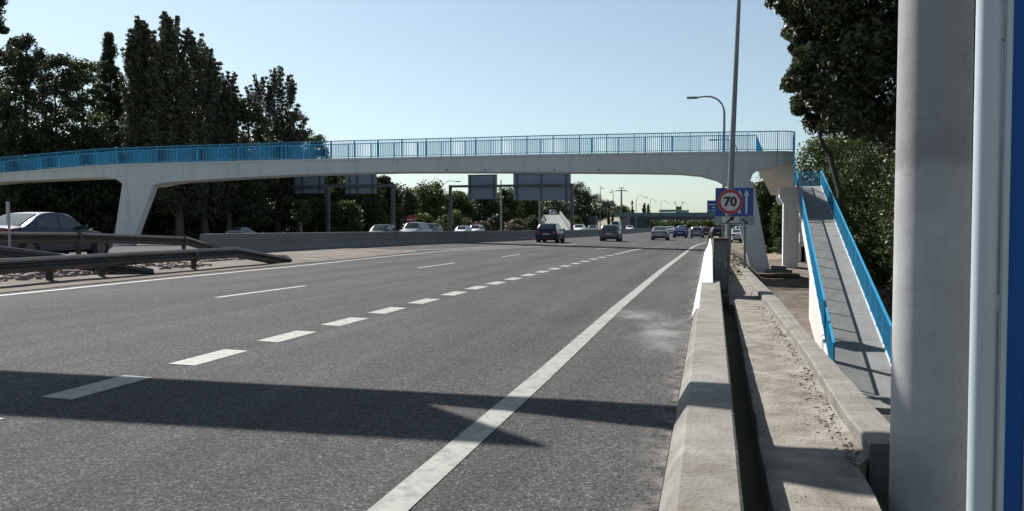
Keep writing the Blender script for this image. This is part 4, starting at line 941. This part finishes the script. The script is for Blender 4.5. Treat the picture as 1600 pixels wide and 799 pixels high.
a = XZ(1056, 323, YO+9); b = XZ(1065, 333, YO+9); MB().box(a[0], b[0], YO+9, YO+10, z2, a[1]).build('cabinet', 'darksteel', t)
mb = MB(); mb.bar((a[0]+.3, YO+9.5, a[1]), (a[0]-.4, YO+9.5, a[1]+1.6), .15); mb.bar((b[0]-.3, YO+9.5, a[1]), (b[0]+.4, YO+9.5, a[1]+1.6), .15); mb.bar((a[0]-1, YO+9.5, a[1]+1.2), (a[0]+.3, YO+9.5, a[1]+1.7), .15); mb.bar((b[0]+1, YO+9.5, a[1]+1.2), (b[0]-.3, YO+9.5, a[1]+1.7), .15); mb.build('arms', 'darksteel', t)
# hills
def hill(name, Y, pts, m, depth=200):
    V = MB(); top_ = [atY(px, py, Y) for px, py in pts]; secs = []
    for q in top_: secs.append([(q.x, Y-depth*.25, -.5), (q.x, Y, q.z), (q.x, Y+depth, q.z*.6), (q.x, Y+depth*1.3, -.5)])
    V.loft(secs, close=False); return struct(V, name, m, True)
M['hill'] = mat('distant wooded hill', (.035, .045, .035), .95, scale=.03, col2=(.07, .08, .055))
hill('hills', 900, [(-900, 345), (-300, 340), (300, 340), (700, 338), (900, 343), (960, 338), (1010, 341), (1050, 339), (1090, 342), (1130, 340), (1180, 338), (1300, 341), (1700, 338), (2600, 345)], 'hill')
mb = MB(); a = atY(1006, 356, 420); 
o = grid_sheet('far_slope', [atY(1000, 350, 420).x, atY(1020, 350, 420).x, atY(1060, 350, 420).x, atY(1100, 350, 420).x], [400, 430, 470, 520], lambda x, y: (y-400)*.03, 'hill')

# ------------------------------------------------------------------ TREES
def leaf_mesh(name, centres, spread, n, size, seed, aspect=.62, flat=.0, bend=True):
    """n small leaf faces scattered around clump centres (N,3) with radii spread (N,)"""
    r_ = np.random.default_rng(seed); N = len(centres); idx = r_.integers(0, N, n)
    d = r_.normal(size=(n, 3)); d /= np.linalg.norm(d, axis=1)[:, None]; rad = r_.random(n)**.45
    P = centres[idx]+d*(rad*spread[idx])[:, None]*np.array([1, 1, .8])
    nrm = r_.normal(size=(n, 3))+d*.8; nrm[:, 2] += flat; nrm /= np.linalg.norm(nrm, axis=1)[:, None]
    a = np.cross(nrm, r_.normal(size=(n, 3))); a /= np.linalg.norm(a, axis=1)[:, None]; b = np.cross(nrm, a)
    s = (size*(.6+.8*r_.random(n)))[:, None]*.5
    V = np.stack([P-a*s, P+b*s*aspect+nrm*s*.15, P+a*s, P-b*s*aspect+nrm*s*.15], 1).reshape(-1, 3)
    me = bpy.data.meshes.new(name); me.vertices.add(4*n); me.vertices.foreach_set('co', V.astype(np.float32).ravel())
    me.loops.add(4*n); me.loops.foreach_set('vertex_index', np.arange(4*n, dtype=np.int32))
    me.polygons.add(n); me.polygons.foreach_set('loop_start', np.arange(0, 4*n, 4, dtype=np.int32)); me.polygons.foreach_set('loop_total', np.full(n, 4, dtype=np.int32))
    me.update(calc_edges=True); return me
seedc = [100]
def tree(name, x, y, zb, ht, rw, label, m, n=6000, size=.3, cb=.12, shape='round', clumps=60, clr=.28, group=None, cat='tree', trunk_r=None, bark='bark', limbs=10, lean=(0, 0), spires=1, extra=()):
    if shape == 'round': clumps = int(clumps*1.6)
    if n < 20000: n = int(n*2.7); size *= .86
    seedc[0] += 1; r_ = np.random.default_rng(seedc[0]); t = empty(name, (x, y, zb), label, cat, group)
    C = []; Rr = []
    if shape == 'poplar' and spires:
        for sp in range(spires):
            fx_ = (sp-(spires-1)/2)*rw*1.35/max(1, spires-.4) if spires > 1 else 0; fy_ = r_.uniform(-.4, .4)*rw; hh = ht*[1, .95, .90, .93][(sp*2+1) % 4 if spires > 1 else 0]
            if sp == spires//2: hh = ht
            ww = rw/(1 if spires == 1 else 1.15)
            for b_ in range(int(clumps/spires)):
                k = r_.random()**.85; h0 = hh*(cb+(.93-cb)*k); a = r_.random()*6.283; ln = hh*(.09+.08*(1-k))
                wmax = ww*min(1, .7+2*k)*(1-k**4.5*.72); o_ = wmax*(.35+.65*r_.random())
                for m_ in range(5):
                    f_ = m_/4; rr_ = o_*(.45+.55*f_); zz_ = h0+ln*f_
                    if zz_ > hh: continue
                    C.append((fx_*(.75+.25*k)+math.cos(a)*rr_, fy_+math.sin(a)*rr_, zz_)); Rr.append((.34+.3*(1-k))*(1.15-.6*f_)*(ht/18))
    while len(C) < clumps:
        k = r_.random(); z = cb*ht+(1-cb)*ht*k
        if shape == 'round': rr_ = rw*math.sqrt(max(.02, 1-((k-.42)/.64)**2))*.82; z *= .96
        elif shape == 'poplar': rr_ = rw*(.95*(1-k**2.2)+.12)*min(1, .5+k*3)
        elif shape == 'cone': rr_ = rw*(1.02-k)
        elif shape == 'bush': rr_ = rw*math.sqrt(max(.02, 1-k*k))
        a = r_.random()*2*math.pi; q = r_.random()**.5
        xx, yy = math.cos(a)*rr_*q, math.sin(a)*rr_*q
        if shape == 'poplar' and spires > 1:
            sp = r_.integers(0, spires); xx = xx*.55+(sp-(spires-1)/2)*rw*1.1/spires*(.6+.4*k)
            z *= [1, .9, .82, .95][sp % 4]
        xx *= 1; C.append((xx+lean[0]*k, yy+lean[1]*k, z)); Rr.append(clr*rw*(.65+.7*r_.random())*(.85 if k > .8 else 1))
    for ex, ey, ez, er in extra: C.append((ex-x, ey-y, ez-zb)); Rr.append(er)
    C = np.array(C); Rr = np.array(Rr)
    me = leaf_mesh('crown', C, Rr, n, size, seedc[0], aspect=.5 if shape != 'cone' else .3)
    me.materials.append(M[m]); cr = link(bpy.data.objects.new('crown', me)); cr.parent = t
    tr = trunk_r or max(.05, ht*.016)
    mb = MB(); top_z = ht*.85
    pts = [(x+lean[0]*k, y+lean[1]*k, zb-.3+(top_z+.3)*k) for k in (0, .15, .4, .7, 1)]
    pts = [(p_[0]+(r_.random()-.5)*tr, p_[1]+(r_.random()-.5)*tr, p_[2]) for p_ in pts]
    mb.tube(pts, [tr*1.25, tr, tr*.75, tr*.4, tr*.1], 8)
    for k in range(min(limbs, clumps)):
        c_ = C[k]; h0 = max(cb*ht*.6, c_[2]-ht*.18); kk = h0/top_z; kk = min(.95, kk)
        s_ = Vector((x+lean[0]*kk, y+lean[1]*kk, zb+h0)); e_ = Vector((x+c_[0], y+c_[1], zb+c_[2])); md = s_.lerp(e_, .5)+Vector((0, 0, -.04*ht*(.5)))
        mb.tube([s_, md, e_], [tr*.35, tr*.22, tr*.06], 5)
    mb.build('trunk', bark, t, True); return t
def ptree(px, py, hwpx, Y, label, m, n, size, zb=0, **kw):
    p = atY(px, py, Y); q = atY(px+hwpx, py, Y); d = atY(px, 355, Y)
    return tree(kw.pop('name', 'tree'), p.x, Y, zb, p.z-zb, abs(q.x-p.x), label, m, n, size, **kw)
GL = 'trees standing behind the left end of the footbridge'
ptree(-14, -40, 34, 66, 'tallest dark tree cut by the left edge of the photo', 'leaf_dark', 9000, .38, name='broadleaf_tree', group=GL, cb=.08, clumps=90)
ptree(38, 44, 42, 72, 'dark rounded tree right of the cut off one at the left edge', 'leaf_dark', 9000, .36, name='broadleaf_tree', group=GL, cb=.06, clumps=90)
ptree(85, 76, 38, 76, 'dark broad tree left of the paler green crown', 'leaf_dark', 8000, .36, name='broadleaf_tree', group=GL, cb=.06, clumps=80)
ptree(130, 86, 36, 80, 'mid green looser tree just left of the pointed conifer', 'leaf_light', 6500, .38, name='broadleaf_tree', group=GL, cb=.1, clumps=70)
ptree(170, 54, 62, 86, 'dark pointed conifer rising between the poplars and the green tree', 'leaf_dark', 19900, .40, name='conifer_tree', group=GL, cb=.05, shape='cone', clumps=420, clr=.10, cat='conifer')
ptree(214, 26, 27, 78, 'tall twin spired poplar, left one of the two tallest poplars', 'leaf_poplar', 19900, .34, name='poplar_tree', group=GL, shape='poplar', spires=3, clumps=190, clr=.2, cat='poplar')
ptree(276, 24, 40, 78, 'broadest tall poplar, right one of the two tallest poplars', 'leaf_poplar', 19900, .34, name='poplar_tree', group=GL, shape='poplar', spires=3, clumps=230, clr=.2, cat='poplar')
ptree(318, 76, 34, 82, 'poplar stepping down right of the broadest one', 'leaf_poplar', 14000, .33, name='poplar_tree', group=GL, shape='poplar', spires=3, clumps=130, clr=.22, cat='poplar')
ptree(354, 112, 36, 84, 'rounded dull green tree right of the last poplar', 'leaf_poplar', 8000, .32, name='broadleaf_tree', group=GL, shape='poplar', clumps=90, clr=.3)
ptree(388, 142, 40, 86, 'lower dull tree before the dip in the tree line', 'leaf_dark', 7000, .34, name='broadleaf_tree', group=GL, clumps=80, shape='round')
ptree(433, 104, 40, 98, 'lone loose crowned tree beyond the dip in the tree line', 'leaf_poplar', 11000, .34, name='broadleaf_tree', group=GL, shape='poplar', spires=3, clumps=150, clr=.26)
ptree(462, 172, 34, 99, 'smaller tree leaning against the lone loose crowned tree', 'leaf_poplar', 6500, .34, name='broadleaf_tree', group=GL, clumps=70, clr=.36)
ptree(492, 208, 24, 101, 'lowest tree whose leaves show through the blue railing', 'leaf_mid', 5000, .34, name='broadleaf_tree', group=GL, clumps=60, clr=.38)
ptree(335, 128, 42, 92, 'broad dull tree filling the slope of the tree line right of the poplars', 'leaf_poplar', 9000, .36, name='broadleaf_tree', group=GL, cb=.05, clumps=80, clr=.28)
ptree(246, 142, 42, 90, 'broad dull tree filling between the two tallest poplars', 'leaf_poplar', 9000, .36, name='broadleaf_tree', group=GL, cb=.05, clumps=80, clr=.28)
ptree(190, 135, 40, 90, 'dark tree at the foot of the pointed conifer', 'leaf_dark', 9000, .36, name='broadleaf_tree', group=GL, cb=.05, clumps=80, clr=.28)
# second row and undergrowth behind them
GB = 'bushes and low trees filling the verge beneath the left trees'
for k, (px, py, hw, Y, m_, lb) in enumerate([
    (0, 215, 55, 70, 'leaf_dark', 'dark low tree at the left edge behind the sedan'), (75, 205, 50, 74, 'leaf_dark', 'dark undergrowth left of the left bridge leg'), (150, 200, 50, 78, 'leaf_dark', 'dark undergrowth directly behind the left bridge leg'),
    (225, 190, 50, 82, 'leaf_dark', 'dark low tree right of the left bridge leg'), (290, 190, 50, 84, 'leaf_poplar', 'dull low tree below the broadest poplar'), (350, 195, 48, 90, 'leaf_dark', 'dark low tree above the pale silver sedan'),
    (405, 215, 45, 100, 'leaf_dark', 'dark low tree left of the small white trunked tree'), (455, 240, 45, 104, 'leaf_dark', 'dark low tree below the lone loose crowned tree'), (510, 262, 38, 108, 'leaf_dark', 'dark low tree behind the left gantry post'),
    (560, 268, 40, 112, 'leaf_mid', 'mid green tree behind the second gantry panel'), (600, 276, 30, 118, 'leaf_dark', 'dark tree behind the right gantry post')]):
    ptree(px, py, hw, Y, lb, m_, 9000, .40, name='low_tree', group=GB, cb=.0, shape='round', clumps=80, clr=.34, limbs=5)
GM = 'trees on the far side of the opposite carriageway'
for px, py, hw, Y, m_, lb in [(540, 318, 28, 100, 'leaf_light', 'pale bush right of the left gantry post'), (585, 305, 26, 115, 'leaf_mid', 'green bush left of the no entry sign'), (632, 300, 24, 140, 'leaf_dark', 'dark tree right of the gantry post'),
    (672, 284, 32, 150, 'leaf_mid', 'rounded green tree above the silver oncoming cars'), (716, 303, 30, 155, 'leaf_mid', 'green tree left of the narrow sign back'), (755, 300, 30, 160, 'leaf_dark', 'dark tree behind the narrow sign back'),
    (792, 292, 22, 165, 'leaf_light', 'pale green tree between the two sign backs'), (825, 306, 28, 170, 'leaf_mid', 'green tree under the wide sign back'), (862, 302, 26, 235, 'leaf_dark', 'dark tree under the right part of the wide sign back'),
    (905, 286, 24, 232, 'leaf_dark', 'tallest dark tree right of the wide sign back'), (930, 303, 20, 350, 'leaf_dark', 'dark tree stepping down left of the pale lamp post'), (950, 313, 18, 350, 'leaf_dark', 'dark pointed tree between the far lamp posts'), (972, 323, 18, 350, 'leaf_dark', 'last dark tree at the left end of the overpass')]:
    ptree(px, py, hw, Y, lb, m_, 4500, .5 if Y > 130 else .38, name='verge_tree', group=GM, cb=.02, shape='round', clumps=60, clr=.34, limbs=4)
for px, py, hw, Y, m_, lb in [(665, 338, 26, 128, 'leaf_mid', 'low bush behind the silver oncoming cars'), (708, 335, 26, 130, 'leaf_light', 'olive bush left of the white pair of cars'), (752, 348, 16, 132, 'leaf_dry', 'dry brown bush right of the white pair of cars'), (806, 345, 18, 136, 'leaf_dry', 'dry bush beneath the gap between the sign backs'), (728, 342, 16, 134, 'leaf_dry', 'dry brown bush above the white pair of cars'), (775, 340, 18, 150, 'leaf_dark', 'dark bush left of the dry bush'), (832, 340, 18, 146, 'leaf_dark', 'dark bush left of the slip road'), (900, 342, 14, 200, 'leaf_light', 'pale bush on the slip road embankment')]:
    ptree(px, py, hw, Y, lb, m_, 2200, .35, name='verge_bush', group='bushes on the far verge', cb=.0, shape='bush', clumps=35, clr=.4, limbs=3, cat='bush')
for px, py, hw, Y, lb in [(951, 331, 2.6, 200, 'left one of two small dark cypresses on the tan bank'), (957.5, 334, 2.2, 200, 'right one of two small dark cypresses on the tan bank'), (988, 314, 3.5, 320, 'single slim cypress at the overpass end'), (1007, 317, 4.5, 340, 'left one of the twin dark trees above the overpass'), (1013, 318, 3.5, 340, 'right one of the twin dark trees above the overpass')]:
    ptree(px, py, hw, Y, lb, 'leaf_dark', 1200, .45, name='cypress_tree', group='slim cypresses near the overpass', cb=.02, shape='poplar', clumps=40, clr=.5, limbs=2, cat='cypress')
# white trunked small trees at left beneath the bridge
for px, hw, lb in [(347, 20, 'slim pale trunked tree left of the pale silver sedan'), (470, 18, 'pale trunked tree left of the left gantry post'), (240, 16, 'pale leaning trunk right of the left bridge leg')]:
    ptree(px, 315, hw, 88, lb, 'leaf_mid', 900, .3, name='slim_tree', group='pale trunked trees in front of the dark wood', cb=.5, clumps=16, clr=.4, limbs=8, bark='palebark', trunk_r=.16)
# far wood band as one mass at left behind everything
bd = []
rr = np.random.default_rng(5)
for k in range(900):
    px = rr.uniform(-150, 985); base = np.interp(px, [-150, 500, 600, 760, 880, 940, 985], [255, 262, 290, 312, 318, 328, 338]); py = rr.uniform(base, 352)
    Y = 190 if px < 600 else 310; p = atY(px, py, Y+rr.uniform(0, 15)); bd.append(tuple(p))
bd = np.array(bd); me = leaf_mesh('far_wood', bd, np.full(len(bd), 3.0), 60000, 1.2, 77); me.materials.append(M['leaf_dark']); o = link(bpy.data.objects.new('far_wood', me)); tag(o, 'dark far wood closing the view behind the verge trees', 'wood', kind='stuff')
bd = []
for k in range(500):
    px = rr.uniform(1003, 1300); py = rr.uniform(346, 357); p = atY(px, py, 430+rr.uniform(0, 30)); bd.append(tuple(p))
bd = np.array(bd); me = leaf_mesh('distant_wood', bd, np.full(len(bd), 2.6), 16000, 1.3, 78); me.materials.append(M['leaf_mid']); o = link(bpy.data.objects.new('distant_wood', me)); tag(o, 'green distant wood seen beneath the far overpass', 'wood', kind='stuff')
# hedge wall and trees at right
OV = []; r5 = random.Random(9)
for k in range(330):                              # boughs reaching over the ramp
    py = r5.uniform(-120, 200); lim = float(np.interp(py, [-120, 0, 30, 60, 90, 130, 160, 200], [1190, 1206, 1238, 1232, 1252, 1234, 1236, 1272])); px = lim+abs(r5.gauss(0, 80)); Yk = r5.uniform(36, 44)
    p = atY(px, py, Yk); OV.append((p.x, p.y, p.z, r5.uniform(.15, .5) if px < lim+55 else 1.1))
GR = 'trees crowding the right side of the ramp'
def rtree(X, Y, ztop, rw, m_, n, size, lb, zb=None, **kw):
    zb = lowz(Y) if zb is None else zb
    return tree(kw.pop('name', 'roadside_tree'), X, Y, zb, ztop-zb, rw, lb, m_, n, size, group=GR, **kw)
BT = rtree(12.4, 42, 19, 6.6, 'leaf_dark', 150000, .265, 'great dark tree overhanging the ramp at the upper right', cb=.41, clumps=170, clr=.17, trunk_r=.3, lean=(0, 0), limbs=50, extra=OV)
rtree(12.6, 36, 14, 4.4, 'leaf_dark', 40000, .22, 'dark tree standing just right of the middle of the ramp', cb=.25, clumps=120, clr=.3)
rtree(13.5, 47, 15, 4.8, 'leaf_dark', 30000, .28, 'dark tree behind the great overhanging one', cb=.1, clumps=100, clr=.3)
rtree(13.8, 33, 14, 4.6, 'leaf_dark', 30000, .22, 'dark dense tree right of the ramp half hidden by the column', cb=.1, clumps=110, clr=.3)
rtree(12.1, 46, 9.0, 3.5, 'leaf_ivy', 20000, .22, 'ivy covered tree beside the middle of the ramp', cb=.0, clumps=90, clr=.33)
rtree(10.9, 37, 3.6, 2.8, 'leaf_ivy', 20000, .2, 'leafy bush against the right ramp railing', cb=.0, clumps=80, clr=.35, shape='bush')
rtree(13.6, 56, 11.0, 3.6, 'leaf_ivy', 16000, .24, 'leafy tree beyond the ivy covered one', cb=.0, clumps=80, clr=.33)
rtree(10.3, 29, .8, 2.8, 'leaf_dark', 12000, .18, 'low dark bush at the foot of the ramp by the column', cb=.0, clumps=60, clr=.35, shape='bush')
rtree(13.5, 25, 5, 4.2, 'leaf_dark', 14000, .2, 'dark bush mass nearest behind the column', cb=.0, clumps=60, clr=.35)
bs0 = atY(1312, 300, 57); t = empty('slim_tree', (bs0.x, 57, lowz(57)), 'slim dark leaning trunk against the sky between the ramp top and the great crown', 'tree', GR)
mb = MB(); mb.tube([(bs0.x+.3, 57, lowz(57)-.2), bs0, atY(1297, 246, 56.8), atY(1287, 228, 56.6), atY(1281, 213, 56.4), atY(1290, 195, 56.2), atY(1300, 150, 56)], [.24, .19, .17, .15, .14, .11, .06], 7); mb.tube([atY(1281, 213, 56.4), atY(1272, 190, 56), atY(1262, 175, 56)], [.08, .05, .03], 6); mb.build('trunk', 'bark', t, True)
Cs = np.array([tuple(atY(r5.uniform(1262, 1335), r5.uniform(120, 200), r5.uniform(55, 58))-Vector(t.location)) for _ in range(40)])
me = leaf_mesh('crown', Cs, np.full(40, .55), 3500, .3, 501); me.materials.append(M['leaf_dark']); o = link(bpy.data.objects.new('crown', me)); o.parent = t
rtree(11.5, 53, 9.0, 3.0, 'leaf_ivy', 19000, .22, 'leafy bush filling the gap at the foot of the slim leaning trunk', cb=.0, clumps=80, clr=.33)
rtree(11.2, 44, 4.6, 2.6, 'leaf_dark', 19000, .2, 'dark bush pressed against the right ramp railing halfway up', cb=.0, clumps=80, clr=.33)
rtree(13.0, 66, 11.2, 3.9, 'leaf_ivy', 12000, .28, 'bright leaved tree beyond the ramp landing', cb=.0, clumps=80, clr=.33)
rtree(11.2, 82, 10.2, 4.2, 'leaf_light', 11000, .30, 'paler green tree seen above the ramp top', cb=.05, clumps=80, clr=.33)
rtree(7.2, 88, 7.6, 3.4, 'leaf_mid', 11000, .30, 'green tree showing between the bridge end and the ramp', cb=.0, clumps=80, clr=.33)
rtree(4.9, 78, 5.8, 2.2, 'leaf_ivy', 10000, .26, 'dark bush between the right bridge leg and the pier', cb=.0, clumps=60, clr=.36)
rtree(6.6, 74, 3.6, 2.0, 'leaf_ivy', 8000, .24, 'dark bush behind the ramp pier', cb=.0, clumps=60, clr=.36, shape='bush')
rtree(17, 50, 12, 5.5, 'leaf_dark', 16000, .32, 'dark tree filling the background far right', cb=.0, clumps=80, clr=.33)
rtree(18, 72, 13, 6, 'leaf_dark', 14000, .36, 'dark background tree beyond the overhanging one', cb=.0, clumps=80, clr=.33)
print('objects', len(bpy.data.objects))
